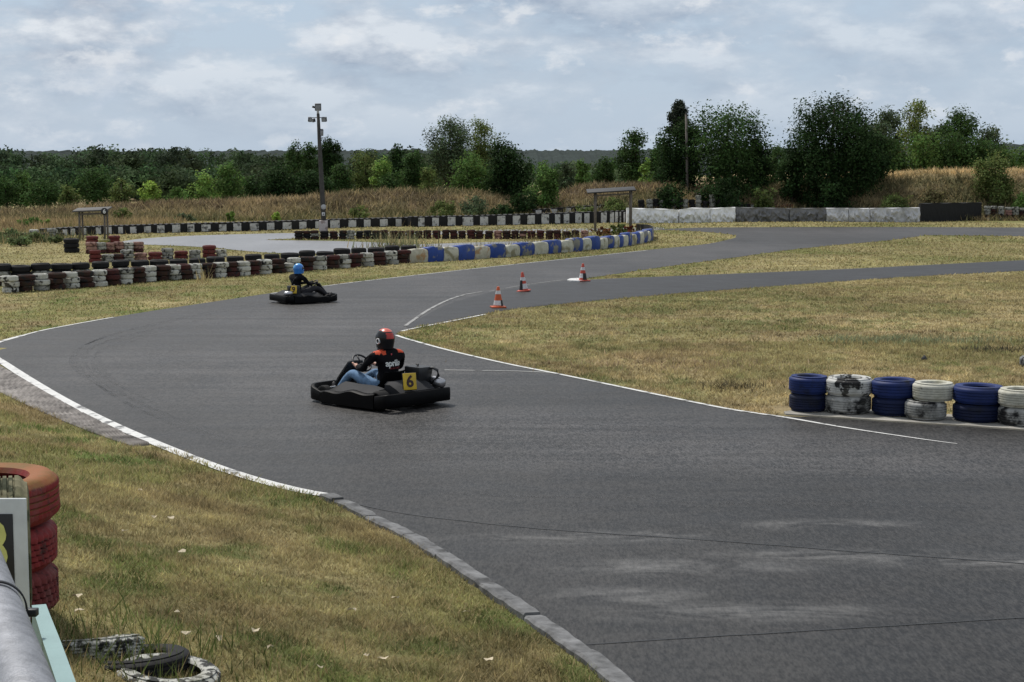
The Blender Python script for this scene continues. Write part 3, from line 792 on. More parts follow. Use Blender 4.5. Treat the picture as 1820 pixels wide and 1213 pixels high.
for i, x in enumerate((42, 58, 74, 90, 104)):
    column(x, 427 - i * 0.3, 0.26, 0.18, 2 + (i % 2), (M_black_t, M_white_t, M_black_t, M_whiteg_t, M_black_t)[i], '%s low tyre column in the weeds at the hairpin end of the black belt wall' % ORD[i], 'tyre columns lost in the weeds')
# the row of small weathered columns on the inner verge
x = 530.0; i = 0
while x < 1052 and i < 40:
    y = 426.6 - 1.2 * math.sin((x - 530) / 520 * 3.1)
    mm = rnd.choice([M_black_t, M_brown_t, M_whiteg_t]) if x < 700 else rnd.choice([M_brown_t, M_pink_t, M_maroon_t, M_brown_t])
    nm_ = {M_black_t: 'black', M_brown_t: 'dark brown', M_whiteg_t: 'grey-white', M_pink_t: 'faded pink', M_maroon_t: 'maroon'}[mm]
    column(x, y, 0.215, 0.155, 3, [rnd.choice([mm, M_brown_t]), mm, rnd.choice([mm, M_brown_t])], 'small %s tyre column, %s of the weathered row counting from the light pole side' % (nm_, ORD[i]), 'small weathered columns on the inner verge', seg=12)
    x += 0.455 * (y - HOR) / H * rnd.uniform(0.9, 1.1); i += 1

# --- long belts of black rubber with white painted squares
M_belt = plain('belt_rubber', (0.010, 0.010, 0.011), 0.7, spec=0.3, var=0.4, scale=2.0, bmp=0.3)
M_belt_white = paint('belt_white', (0.58, 0.58, 0.57), (0.10, 0.10, 0.10), 0.20, 3.0, 0.7, (0.28, 0.27, 0.24), 0.3, 0.2)
def wall_path(tab, step, z=0.0):
    xs_ = np.arange(tab[0][0], tab[-1][0] + 0.01, step)
    return xs_, [G(x, ipx(tab, x), z) for x in xs_]
def upright(mb, pts, zb, zt, th, off=0.0, mi=0, wob=0.0, seed=0):
    rn = random.Random(seed); secs = []
    for i, p in enumerate(pts):
        t = pts[min(i + 1, len(pts) - 1)] - pts[max(i - 1, 0)]; n = Vector((t.y, -t.x, 0)).normalized()    # towards the camera for a path that runs to the right
        b = zb(i) if callable(zb) else zb; h = zt(i) if callable(zt) else zt
        w = rn.uniform(-wob, wob)
        secs.append([p + n * (off + w) + Vector((0, 0, b)), p + n * (off + w + 0.012) + Vector((0, 0, (b + h) / 2)), p + n * (off + w) + Vector((0, 0, h)), p + n * (off - th + w) + Vector((0, 0, h)), p + n * (off - th + w) + Vector((0, 0, b))])
    return mb.sweep(secs, sm=False)
def belt(tab, hgt, squares, label, group=None, z=0.0, dy=0.0):
    p0 = G(*tab[0]); p0.y += dy
    e = empty('belt_barrier', (p0.x, p0.y, z), 0, label, 'tyre barrier', group)
    off0 = Vector((p0.x, p0.y, 0))
    xs_, pts = wall_path(tab, 3.0)
    pts = [p + Vector((0, dy, 0)) - off0 for p in pts]
    k = [hgt(x) for x in xs_]
    mb = MB(); upright(mb, pts, -0.03, lambda i: k[i] + 0.03 * math.sin(i * 1.9), 0.5, 0, 0, 0.015, 3)
    mb.build('rubber_belt', M_belt, e)
    for a, b in squares:
        xx = np.linspace(a, b, 4); q = [G(x, ipx(tab, x)) + Vector((0, dy, 0)) - off0 for x in xx]
        lo, hi = rnd.uniform(0.015, 0.06), rnd.uniform(0.05, 0.10)
        mb = MB(); upright(mb, q, lo, lambda i, h=hgt((a + b) / 2): h - hi + rnd.uniform(-.012, .012), 0.02, 0.034)
        mb.build('white_square', M_belt_white, e)
    return e
tabL = [(80, 421), (136, 419), (250, 415.5), (460, 410.8), (600, 406), (729, 402.5)]
belt(tabL, lambda x: float(np.interp(x, [80, 136, 300, 460, 729], [0.42, 0.47, 0.52, 0.55, 0.58])),
     [(85, 88), (97, 102), (111, 119), (125, 133), (145, 153), (170, 179), (188, 198), (210, 218), (231, 242), (256, 268), (279, 292), (306, 320), (333, 345), (358, 374), (389, 402), (414.5, 428.5), (444, 459.5), (474, 487), (502, 517.5), (531.5, 544), (560, 566), (586.5, 603), (619, 632.5), (646.5, 658), (675, 688.5), (703, 713)],
     'low black rubber belt wall with white squares, running behind the light pole')
tabR = [(731, 404), (862, 401.5), (960, 399.5), (1049, 397), (1120, 396.5)]
belt(tabR, lambda x: float(np.interp(x, [731, 862, 1049, 1120], [0.66, 0.68, 0.78, 0.85])),
     [(743, 754), (768, 779.5), (795.5, 809), (822, 840.5), (853, 867), (883.5, 897.5), (911, 924), (937, 950), (962, 975), (986, 995), (1001.5, 1011), (1022, 1033), (1038, 1047), (1068, 1078), (1084, 1091), (1093, 1098), (1101, 1103.5), (1108, 1111)],
     'taller black rubber belt wall with white squares, ending behind the flowered canopy')
belt([(950, 391), (1060, 390), (1132, 389)], lambda x: float(np.interp(x, [950, 1060, 1132], [0.75, 1.05, 1.12])), [(952, 962), (978.5, 990), (1004, 1014.5), (1030, 1042), (1060, 1067), (1081, 1092), (1107, 1112)],
     'short black and white belt wall at the berm foot, above the long belt wall')
upx = [(1140, 'b'), (1155, 'w'), (1166, 'b'), (1177, 'w'), (1188, 'b'), (1198.5, 'w'), (1208, 'b'), (1218.5, 'w'), (1230, 'b'), (1242, 'w'), (1254, 'b'), (1266, 'w'), (1279, 'b'), (1291, 'w'), (1303, 'b'), (1316, 'b'), (1328, 'b'), (1340, 'w'), (1352, 'b'), (1363, 'w')]
cw = cb = 0
for x, c in upx:
    nn = 6 if (c == 'w' and 1235 < x < 1300) else (5 if x < 1300 else 4)
    if c == 'w': cw += 1; lab = 'grey-white tyre column, %s white one behind the tarpaulins from the canopy' % ORD[cw - 1]
    else: cb += 1; lab = 'black tyre column, %s black one behind the tarpaulins from the canopy' % ORD[cb - 1]
    column(x, 390.5, 0.235, 0.295, nn, M_whiteg_t if c == 'w' else M_black_t, lab, 'tyre columns behind the tarpaulins', seg=12)
M_orange_t = paint('rusty_tyre_paint', (0.20, 0.10, 0.05), RUB, 0.3, 5)
for i, x in enumerate((1377, 1387, 1397, 1407)):
    column(x, 390, 0.2, 0.27, 4, M_orange_t, 'rusty brown tyre column under the big dark tree, %s from the canopy side' % ORD[i], 'rusty tyre columns under the big tree', seg=12)
for i, x in enumerate((1756, 1768, 1781, 1794, 1806, 1818, 1831)):
    mm = [M_whiteg_t, M_brown_t, M_whiteg_t, M_pink_t, M_whiteg_t, M_brown_t, M_whiteg_t][i]
    column(x, 392.5, 0.235, 0.2, 5, [mm, M_brown_t, mm, mm, M_whiteg_t], '%s tall weathered tyre column beyond the black rubber sheet' % ORD[i], 'weathered columns beyond the black sheet', seg=12)

# --- tarpaulins drawn over the barrier
def tarp(a, b, tab_t, tab_b, mat, label, depth=0.7, fold=0.17, seed=0, plainw=False):
    p0 = G((a + b) / 2, ipx(tab_b, (a + b) / 2))
    nx_, nz = max(14, int((b - a) * 1.3)), 18
    secs = []
    for i in range(nx_ + 1):
        x = a + (b - a) * i / nx_
        q = G(x, ipx(tab_b, x)) - p0
        h = H - (ipx(tab_t, x) - HOR) / F * (G(x, ipx(tab_b, x)).y)
        ring = []
        for k in range(nz + 1):
            t = k / nz
            s = (q.x * 1.7 + seed * 3.7)
            ra = 1 - abs(2 * float(fbm(s * 1.5 + t * 1.3, t * 1.5 - s * 0.35, seed, 3)) - 1) * 2.2; rb = 1 - abs(2 * float(fbm(s * 2.4 - t * 1.6, t * 1.1 + 7, seed + 40, 2)) - 1) * 2.2
            d = fold * (max(0, ra) * 1.1 + max(0, rb) * 0.8) * (0.3 + 0.7 * math.sin(math.pi * min(1, t + 0.12)))
            if plainw: d *= 0.12
            ring.append(Vector((q.x, q.y - d, t * h + (0.03 * math.sin(s * 2.3) if k == nz else 0))))
        ring += [Vector((q.x, q.y + 0.15, h + 0.015)), Vector((q.x, q.y + depth, h - 0.03)), Vector((q.x, q.y + depth, 0))]
        secs.append([r + Vector((0, 0, -0.01)) for r in ring])
    me = MB().sweep(secs).mesh('tarpaulin'); 
    o = link('tarpaulin', me, mat); o.location = p0
    me.set_sharp_from_angle(angle=math.radians(50))
    return tag(o, label, 'tarpaulin', 'tarpaulins over the far barrier')
tt = [(1113, 369.5), (1180, 371), (1205, 373), (1230, 369), (1262, 370), (1307, 368), (1400, 370), (1467, 369.5), (1540, 370), (1635, 368.5)]
tb = [(1113, 397.5), (1205, 396.6), (1307, 395), (1450, 394.6), (1635, 395.6)]
M_tw = plain('white_tarpaulin', (0.80, 0.80, 0.80), 0.5, spec=0.4, var=0.25, scale=2.0, bmp=0.3)
M_tg = plain('grey_tarpaulin', (0.16, 0.16, 0.165), 0.5, spec=0.4, var=0.4, scale=2.0, bmp=0.3)
M_tm = plain('dirty_white_tarpaulin', (0.52, 0.52, 0.53), 0.5, spec=0.4, var=0.45, scale=1.6, bmp=0.3)
for i, (a, b, m_, l) in enumerate(((1114, 1205.5, M_tw, 'crumpled white tarpaulin over the barrier, next to the flowered canopy'), (1207, 1261, M_tw, 'white tarpaulin between the crumpled white one and the short white one'), (1262, 1306.5, M_tw, 'short white tarpaulin touching the dark grey ones'),
        (1308, 1402, M_tg, 'long dark grey tarpaulin touching the short white one'), (1403, 1467, M_tg, 'dark grey tarpaulin in front of the big dark tree'), (1468, 1507, M_tm, 'narrow off-white tarpaulin touching the dark grey ones'),
        (1508, 1544.5, M_tm, 'narrow off-white tarpaulin between two off-white ones'), (1546, 1634, M_tm, 'long creased off-white tarpaulin beside the black rubber sheet'))):
    tarp(a, b, tt, tb, m_, l, seed=i + 1)
o = tarp(1636, 1744, [(1636, 361.2), (1744, 359.6)], [(1636, 395), (1744, 392.4)], M_belt, 'plain black rubber sheet over the barrier beside the tarpaulins', seed=3, plainw=True)
o.name = 'rubber_sheet'; o['category'] = 'rubber sheet'; del o['group']

# --- the blue and white wall on the island
isl = [(728, 467.5), (762, 466), (789, 464.5), (815, 463.5), (844, 461), (871, 459), (899, 457.5), (924, 455.5), (950, 453.5), (975, 452), (997, 450), (1019, 448), (1036, 446.5), (1051, 445), (1069, 443.5), (1081, 442), (1092, 441), (1101, 440), (1110, 438.5), (1120, 437), (1132, 435), (1140, 433.5), (1148, 431.5), (1155, 429.5), (1160, 427)]
ib = [(728, 'o'), (761, 'b'), (789, 'w'), (815, 'b'), (844, 'o'), (871, 'b'), (899, 'w'), (924, 'b'), (950, 'w'), (975, 'b'), (998, 'w'), (1019, 'b'), (1036, 'w'), (1051, 'b'), (1067, 'w'), (1081, 'b'), (1092, 'w'), (1101, 'b'), (1108, 'w'), (1117, 'b'), (1123, 'w'), (1132, 'b'), (1138, 'w'), (1145, 'b'), (1151, 'w'), (1156, 'b'), (1160.5, None)]
M_pb = paint('blue_panel_paint', (0.018, 0.060, 0.29), (0.22, 0.21, 0.16), 0.24, 1.6, 0.55, (0.03, 0.05, 0.13), 0.35, 0.3, 0.04)
M_pw = paint('cream_panel_paint', (0.58, 0.57, 0.47), (0.24, 0.22, 0.14), 0.24, 1.8, 0.7, (0.23, 0.21, 0.12), 0.3, 0.4)
M_po = paint('rusty_cream_panel_paint', (0.55, 0.53, 0.43), (0.36, 0.22, 0.11), 0.20, 2.6, 0.7, (0.26, 0.22, 0.13), 0.3, 0.4)
p0 = G(728, 467.5)
isle = empty('panel_barrier', p0, 0, 'curved barrier wall of alternating blue and cream panels round the canopy island', 'barrier')
for k in range(len(ib) - 1):
    a, b = ib[k][0], ib[k + 1][0]; c = ib[k][1]
    q = [G(x, ipx(isl, x)) - p0 for x in np.linspace(a + 0.25, b - 0.25, 7)]
    h = 0.545 + rnd.uniform(-.05, .04) + (0.06 if c == 'b' else 0)
    secs = []
    for i, p in enumerate(q):
        t = q[min(i + 1, 6)] - q[max(i - 1, 0)]; n = Vector((t.y, -t.x, 0)).normalized()
        s = math.sin(math.pi * i / 6); bulge = 0.055 * s + rnd.uniform(-.012, .012); hh = h - 0.05 * (1 - s) ** 3 + rnd.uniform(-.012, .012)
        secs.append([p + n * (bulge - 0.02) + Vector((0, 0, -0.02)), p + n * (bulge + 0.02) + Vector((0, 0, 0.2)), p + n * (bulge + 0.01) + Vector((0, 0, hh - 0.08)), p + n * (bulge - 0.03) + Vector((0, 0, hh - 0.01)), p + n * (bulge - 0.16) + Vector((0, 0, hh)), p + n * -0.45 + Vector((0, 0, hh - 0.04)), p + n * -0.45 + Vector((0, 0, -0.02))])
    o = MB().sweep(secs).build('blue_panel' if c == 'b' else 'cream_panel', {'b': M_pb, 'w': M_pw, 'o': M_po}[c], isle)
    o.data.set_sharp_from_angle(angle=math.radians(55))
# inner face that closes the tip of the island
q = [G(x, y) - p0 for x, y in ((1160, 427), (1161, 423.5), (1156, 420.5), (1146, 418.8), (1132, 418))]
mb = MB(); upright(mb, q, -0.02, 0.62, 0.06, 0); mb.build('tip_belt', M_belt, isle)

# --- shelters, poles, cones
M_wood = plain('weathered_wood', (0.16, 0.14, 0.12), 0.85, spec=0.2, var=0.4, scale=6, bmp=0.3)
M_roof = plain('roof_felt', (0.020, 0.021, 0.023), 0.7, var=0.3)
M_pale = plain('pale_metal', (0.42, 0.42, 0.42), 0.5, var=0.25)
M_steel = plain('galvanised_steel', (0.42, 0.43, 0.46), 0.42, metal=0.75, var=0.22, scale=22, bmp=0.15)
M_dark = plain('dark_plastic', (0.015, 0.016, 0.018), 0.45, var=0.3)
def text_mesh(s, size, depth=0.004, bold=0.02, sp=1.0):
    c = bpy.data.curves.new('txt', 'FONT'); c.body = s; c.size = size; c.align_x = 'CENTER'; c.align_y = 'CENTER'; c.extrude = depth; c.offset = bold * size; c.space_character = sp; c.resolution_u = 3
    o = bpy.data.objects.new('txt', c); COL.objects.link(o)
    dg = bpy.context.evaluated_depsgraph_get(); dg.update()
    me = bpy.data.meshes.new_from_object(o.evaluated_get(dg)); bpy.data.objects.remove(o); bpy.data.curves.remove(c)
    return me
def shelter(xa, xb, ybase, ytopa, ytopb, xr0, xr1, label, depth, mat_top):
    pa, pb = G(xa, ybase), G(xb, ybase)
    k = pa.y / F
    za, zb = H - (ytopa - HOR) * k, H - (ytopb - HOR) * k
    r0, r1 = (xr0 - CX) * k, (xr1 - CX) * k
    e = empty('marshal_shelter', ((pa.x + pb.x) / 2, pa.y, 0), 0, label, 'shelter')
    cx = (pa.x + pb.x) / 2
    mb = MB(); w = r1 - r0; mx = (r0 + r1) / 2 - cx
    sl = math.atan2(zb - za, w)
    mb.box((mx, depth * 0.32, (za + zb) / 2), (w / math.cos(sl), depth, 0.075), (math.radians(7), -sl, 0), 0, 0.02)
    rf = mb.build('roof', mat_top, e)
    for px_, zt in ((pa.x - cx, za), (pb.x - cx, zb)):
        MB().tube([(px_, 0, -0.05), (px_ + 0.01, 0, zt - 0.05)], 0.055, 8).build('post', M_wood, e)
    for px_, zt in ((pa.x - cx, za), (pb.x - cx, zb)):
        MB().tube([(px_, depth * 0.6, -0.05), (px_ - 0.02, depth * 0.6, zt - 0.02)], 0.05, 8).build('post', M_wood, e)
    MB().box(((pa.x + pb.x) / 2 - cx, 0.02, min(za, zb) - 0.18), (pb.x - pa.x, 0.05, 0.09), (0, -sl, 0)).build('cross_beam', M_wood, e)
    return e, k
e, k = shelter(142, 186.5, 428, 373.6, 371, 132, 194, 'low wooden marshal shelter with a round black 6 board, above the red tyres', 1.1, plain('pale_roof', (0.10, 0.095, 0.09), 0.8))
mb = MB().lathe([(0.001, -0.012), (0.185, -0.012), (0.19, 0.0), (0.185, 0.012), (0.001, 0.012)], 28, Matrix.Rotation(math.pi / 2, 4, 'X'))
d = mb.build('number_disc', M_dark, e); d.location = ((190.6 - CX) * k - e.location.x, -0.35, H - (375.4 - HOR) * k)
t = link('numeral', text_mesh('6', 0.30, 0.003, 0.03), plain('white_paint', (0.75, 0.75, 0.73), 0.6), d); t.rotation_euler = (math.pi / 2, 0, 0); t.location = (0, -0.018, 0)
shelter(1058.5, 1121.5, 413, 340.5, 335.5, 1043, 1129, 'tall wooden marshal shelter on the flowered island inside the blue and cream wall', 1.5, M_roof)

def bx(name, c, d, mat, par, rot=(0, 0, 0), bev=0.01): return MB().box(c, d, rot, 0, bev).build(name, mat, par)
# light pole
p = G(576.5, 414.5); k = p.y / F
lp = empty('light_pole', p, 0, 'tall grey light pole carrying floodlights and small signs, behind the weathered tyre row', 'light pole')
zz = lambda y: H - (y - HOR) * k
xx = lambda x: (x - 576.5) * k
M_poleg = plain('pole_concrete', (0.075, 0.072, 0.068), 0.85, spec=0.2, var=0.35, scale=4, bmp=0.3)
MB().tube([(0, 0, -0.1), (xx(573), 0, zz(330)), (xx(570), 0, zz(260)), (xx(568), 0, zz(204))], [0.155, 0.135, 0.115, 0.085], 12).build('pole', M_poleg, lp)
MB().box((xx(575), -0.02, zz(401)), (0.50, 0.50, 0.62), (0, 0, 0.1), 0, 0.03).build('collar', paint('collar_paint', (0.52, 0.47, 0.45), (0.25, 0.2, 0.18), 0.25, 4), lp)
MB().tube([(xx(568), 0, zz(206)), (xx(567.4), 0, zz(196))], 0.07, 8).build('mast_tip', M_pale, lp)
MB().tube([(xx(552), 0, zz(211)), (xx(582), 0, zz(210.5))], 0.022, 6).build('cross_arm', M_poleg, lp)
M_lampcase = plain('lamp_case', (0.05, 0.055, 0.065), 0.5)
for x0, x1, y0, y1, rz in ((562.4, 573.6, 186.2, 198.6, 0.1), (551, 557, 210, 218.3, 0.5), (558.5, 562.6, 212.5, 218.8, -0.6), (574.6, 583.4, 210, 218.0, -0.2), (570.8, 577, 231, 242.5, 0.3)):
    w, h = (x1 - x0) * k, (y1 - y0) * k
    f = bx('floodlight', (0, 0, 0), (w, 0.18, h), M_lampcase, lp, (0.25, 0, 0), 0.02); f.location = (xx((x0 + x1) / 2), -0.12 if x0 != 562.4 else 0, zz((y0 + y1) / 2)); f.rotation_euler = (0, 0, rz)
    bx('lens', (0, -0.1, -0.03), (w * 0.8, 0.01, h * 0.75), plain('lens_glass', (0.25, 0.27, 0.30), 0.15), f, (0.25, 0, 0), 0.004)
MB().tube([(xx(562.5), -0.02, zz(193)), (xx(558), -0.05, zz(191.5))], 0.06, 8).build('camera', M_dark, lp)
mb = MB().lathe([(0.001, -0.01), (0.15, -0.01), (0.15, 0.01), (0.001, 0.01)], 24, Matrix.Rotation(math.pi / 2, 4, 'X'))
d = mb.build('round_sign', M_pale, lp); d.location = (xx(576.2), -0.19, zz(367.5))
bx('notice', (xx(575.8), -0.19, zz(380)), (0.17, 0.02, 0.19), plain('notice_white', (0.6, 0.6, 0.6), 0.6), lp, (0, 0, 0), 0.004)
bx('notice_mark', (xx(576.0), -0.206, zz(380.2)), (0.07, 0.008, 0.07), M_dark, lp, (0, 0, 0), 0.002)
# wooden pole in front of the dark trees
p = G(1222, 387); k = p.y / F
up = empty('utility_pole', p, 0, 'bare wooden pole in front of the round dark tree, top among dead leaves', 'pole')
M_polew = plain('pole_wood', (0.17, 0.15, 0.135), 0.9, spec=0.15, var=0.3, scale=4, bmp=0.3)
MB().tube([(0, 0, -0.1), ((1220 - 1222) * k, 0, H - (290 - HOR) * k), ((1217.5 - 1222) * k, 0, H - (205 - HOR) * k)], [0.13, 0.11, 0.085], 10).build('pole', M_polew, up)
MB().tube([((1217.5 - 1222) * k, 0, H - (205 - HOR) * k), ((1217.5 - 1222) * k, 0, H - (202 - HOR) * k)], [0.09, 0.05], 10).build('cap', M_poleg, up)
# small pipe frame
p = G(1246, 388); k = p.y / F; w = 9.5 * k; zt = H - (343 - HOR) * k
MB().tube([(-w, 0, 0), (-w, 0, zt), (w, 0, zt), (w, 0, 0)], 0.035, 8).tube([(-w, 0, zt * 0.72), (w, 0, zt * 0.72)], 0.025, 8)
mb = MB().tube([(-w, 0, 0), (-w, 0, zt)], 0.035, 8).tube([(w, 0, 0), (w, 0, zt)], 0.035, 8).tube([(-w, 0, zt * 0.97), (w, 0, zt * 0.97)], 0.028, 8)
o = mb.build('pipe_frame', M_pale); o.location = p; tag(o, 'small grey pipe frame standing behind the tyre columns under the trees', 'frame')

# traffic cones
M_or = paint('cone_orange', (0.62, 0.115, 0.035), (0.30, 0.06, 0.03), 0.10, 6, 0.55, (0.25, 0.08, 0.05), 0.4, 0.1)
M_orr = paint('cone_red', (0.60, 0.085, 0.05), (0.30, 0.05, 0.03), 0.10, 6, 0.55, (0.22, 0.05, 0.04), 0.4, 0.1)
M_cw = paint('cone_white', (0.72, 0.72, 0.72), (0.35, 0.3, 0.3), 0.08, 6, 0.5, None, 0.4, 0.1)
M_cdk = plain('cone_scuff', (0.02, 0.018, 0.018), 0.7)
def cone(px, py, hgt, label, mat, bands, scuff, tilt=(0, 0), bw=0.19):
    p = G(px, py, 0.012)
    e = empty('traffic_cone', p, random.uniform(-.4, .4), label, 'traffic cone', 'traffic cones between the two roads')
    r0, r1, zb = 0.13, 0.034, 0.035
    R = lambda t: r0 + (r1 - r0) * t
    zt = lambda t: zb + (hgt - zb) * t
    MB().box((0, 0, 0.018), (2 * bw, 2 * bw, 0.034), (0, 0, 0), 0, 0.012).build('base', mat, e)
    MB().lathe([(R(0) + 0.012, zb - 0.005), (R(0), zb + 0.015), (R(0.5), zt(0.5)), (R(1), zt(1) - 0.01), (R(1) - 0.006, zt(1)), (R(1) - 0.016, zt(1) - 0.004), (0.001, zt(1) - 0.02)], 28).build('body', mat, e)
    for a, b in bands:
        MB().lathe([(R(a) + 0.0035, zt(a)), (R(b) + 0.0035, zt(b))], 28).build('white_band', M_cw, e)
    for a, b, w0, w1 in scuff:
        v, f = [], []; K = 10
        for i in range(K + 1):
            w = w0 + (w1 - w0) * i / K
            for t in (a, b): v.append(((R(t) + 0.006) * math.cos(w), (R(t) + 0.006) * math.sin(w), zt(t)))
        for i in range(K): f.append([2 * i, 2 * i + 2, 2 * i + 3, 2 * i + 1])
        MB().add(v, f, 0, True).build('black_scuff', M_cdk, e)
    e.rotation_euler.x, e.rotation_euler.y = tilt
    return e
cone(885.5, 547, 0.55, 'orange cone with two clean white bands, closest to the big infield grass', M_or, ((0.06, 0.30), (0.62, 0.80)), ((0.02, 0.32, -1.1, -0.2),))
cone(931, 518, 0.57, 'leaning pale red cone between the other two, black scuff down its side', M_orr, ((0.08, 0.36), (0.52, 0.72)), ((0.02, 0.56, -2.9, -1.6),), (0.02, -0.08))
cone(1036, 500, 0.57, 'red cone standing on the white kerb nose at the grass tip', M_orr, ((0.14, 0.40), (0.60, 0.78)), ((0.02, 0.42, -2.0, -0.6),))
# lumps lying in the infield
p = G(1643, 641); o = MB().lathe([(0.001, 0.11), (0.03, 0.07), (0.055, 0.035), (0.05, 0.0), (0.001, 0.0)], 12, warp=lambda r, z, j, k: r * (1 + 0.2 * math.sin(k * 2.3))).build('rubber_lump', M_dark); o.location = p
tag(o, 'small black lump lying in the infield grass behind the blue tyres', 'debris')
o = link('tyre', tyre_mesh('tyre', 0.30, 0.19, 0.17, paint('grey_tyre_paint', (0.20, 0.21, 0.21), RUB, 0.2, 5), 32, 3)); o.location = G(1842, 652); 
tag(o, 'lone grey tyre lying in the infield grass at the frame edge', 'tyre')

# ================================================================== near left: rail, board, sign and tyres
def bank(x, y): return float(bank_h(np.array([float(x)]), np.array([float(y)]))[0])
M_redn = paint('near_red_paint', (0.24, 0.026, 0.028), (0.05, 0.018, 0.018), 0.14, 9.0, 0.7, (0.19, 0.085, 0.08), 0.3, 0.5)
M_redtop = paint('sunbleached_red_paint', (0.26, 0.030, 0.030), (0.06, 0.02, 0.02), 0.10, 9.0, 0.75, (0.19, 0.085, 0.08), 0.3, 0.5, 0.1)
def top_growth(m, col, lo=0.35, hi=0.75):
    """lichen and bleaching where the surface faces the sky"""
    nt = m.node_tree; bs = nt.nodes['Principled BSDF']; src = bs.inputs['Base Color'].links[0].from_socket
    g = N(nt, 'ShaderNodeNewGeometry'); sp = N(nt, 'ShaderNodeSeparateXYZ'); nt.links.new(g.outputs['Normal'], sp.inputs[0])
    f = ramp(nt, mathn(nt, 'ADD', sp.outputs['Z'], mathn(nt, 'MULTIPLY_ADD', noise(nt, objco(nt), 7.0, 5, 0.6), 0.9, -0.45)), [(lo, 0.0), (hi, 1.0)])
    c2 = mix(nt, ramp(nt, noise(nt, objco(nt), 4.0, 3), [(0.4, 0.0), (0.6, 1.0)]), col, (col[0] * 0.65, col[1] * 0.9, col[2] * 0.5))
    nt.links.new(mix(nt, mathn(nt, 'MULTIPLY', f, 0.68), src, c2), bs.inputs['Base Color'])
top_growth(M_redtop, (0.27, 0.125, 0.035))
M_redlow = paint('dusty_red_paint', (0.19, 0.045, 0.045), (0.05, 0.02, 0.02), 0.14, 9.0, 0.85, (0.20, 0.11, 0.10), 0.2, 0.5)
k9 = 9.6; s9 = F / k9
for i, (top, bot, xr, mt, gr, lg, ls, l) in enumerate(((846, 931, 108, M_redtop, 5, 0.010, 2, 'topmost red tyre of the near stack, sun-bleached orange on top'), (931, 1012, 103, M_redn, 5, 0.012, 3, 'middle red tyre of the near stack, under the sun-bleached one'), (1012, 1098, 106, M_redlow, 5, 0.020, 3, 'dusty bottom red tyre of the near stack, with deep tread blocks'))):
    R = 0.50
    z1, z0 = P(xr, top, k9).z, P(xr, bot, k9).z
    o = link('tyre', tyre_mesh('tyre', R, z1 - z0, 0.31, mt, 150, gr, lg, ls, 0.006, i))
    d_ = ray(xr, (top + bot) / 2); ang = math.atan2(d_.x, d_.y) - math.asin(R / 10.35)
    o.location = (math.tan(ang) * (k9 + 0.3), k9 + 0.3, z0 - 0.055); o.rotation_euler = (0.02, 0.02 * (i - 1), i * 1.3)
    tag(o, l, 'tyre', 'near stack of red tyres')
M_moss = paint('mossy_rubber', (0.20, 0.185, 0.115), (0.045, 0.05, 0.03), 0.30, 8.0, 0.9, (0.085, 0.10, 0.04), 0.15, 0.6)
km = 8.40; sm_ = F / km
zt = P(30, 851, km).z
o = link('tyre', tyre_mesh('tyre', 0.37, 0.27, 0.22, M_moss, 90, 6, 0.010, 3, 0.0, 1))
o.location = (P(47, 870, km).x - 0.27, km, zt - 0.37); o.rotation_euler = (0, math.pi / 2, 0.30)
tag(o, 'mossy grey tyre standing upright behind the white number board', 'tyre')
# number board
kb = 8.02; sb = F / kb
xr_, zt, zb = P(48.5, 950, kb).x, P(48, 886, kb).z, P(48, 1150, kb).z
W_ = 0.58
e = empty('number_board', (xr_ - W_ / 2, kb, zb), 0, 'white board with a yellow number on a black square, below the mossy tyre', 'sign')
M_bw = plain('board_white', (0.60, 0.63, 0.63), 0.55, var=0.18, scale=5)
bx('board', (0, 0, (zt - zb) / 2), (W_, 0.02, zt - zb), M_bw, e, (0, 0, 0), 0.004)
zs = P(25, 913, kb).z - zb; xs_r = P(25, 950, kb).x - (xr_ - W_ / 2)
bx('black_square', (xs_r - 0.20, -0.0125, zs - 0.235), (0.40, 0.006, 0.47), M_dark, e, (0, 0, 0), 0.0015)
t = link('numeral', text_mesh('8', 0.36, 0.002, 0.045), plain('yellow_paint', (0.62, 0.62, 0.20), 0.6), e); t.rotation_euler = (math.pi / 2, 0, 0); t.location = (xs_r - 0.125, -0.018, zs - 0.175)
# low tyres in the grass by the rail
def lying(px, py, R, W, mt, label, rot, gr=4, lg=0.01, hub=0.58, lift=0.0):
    p = G(px, py, 0.5)
    for _ in range(8): p = G(px, py, bank(p.x, p.y))
    o = link('tyre', tyre_mesh('tyre', R, W, R * hub, mt, 90, gr, lg, 2, 0.01, int(px)))
    o.location = (p.x, p.y, p.z - 0.075 + lift); o.rotation_euler = rot
    return tag(o, label, 'tyre', 'low tyres in the grass below the rail')
M_chip = paint('chipped_white_paint', (0.50, 0.50, 0.46), (0.02, 0.02, 0.02), 0.40, 14.0, 0.75, (0.20, 0.20, 0.15), 0.3, 0.5, 0.05)
lying(172, 1150, 0.29, 0.15, M_chip, 'chipped white tyre half sunk in the grass beside the teal board', (-0.25, 0.02, 0.4), 5, 0.014, 0.58, -0.02)
lying(243, 1177, 0.32, 0.13, M_black_t, 'brown-black tyre tilted between the two chipped white tyres', (-0.10, 0.05, 1.0), 3, 0.0)
lying(296, 1207, 0.31, 0.13, M_chip, 'open white-rimmed tyre lying flat with grass and a yellow flower inside', (0.10, -0.03, 2.0), 3, 0.0, 0.62, 0.02)
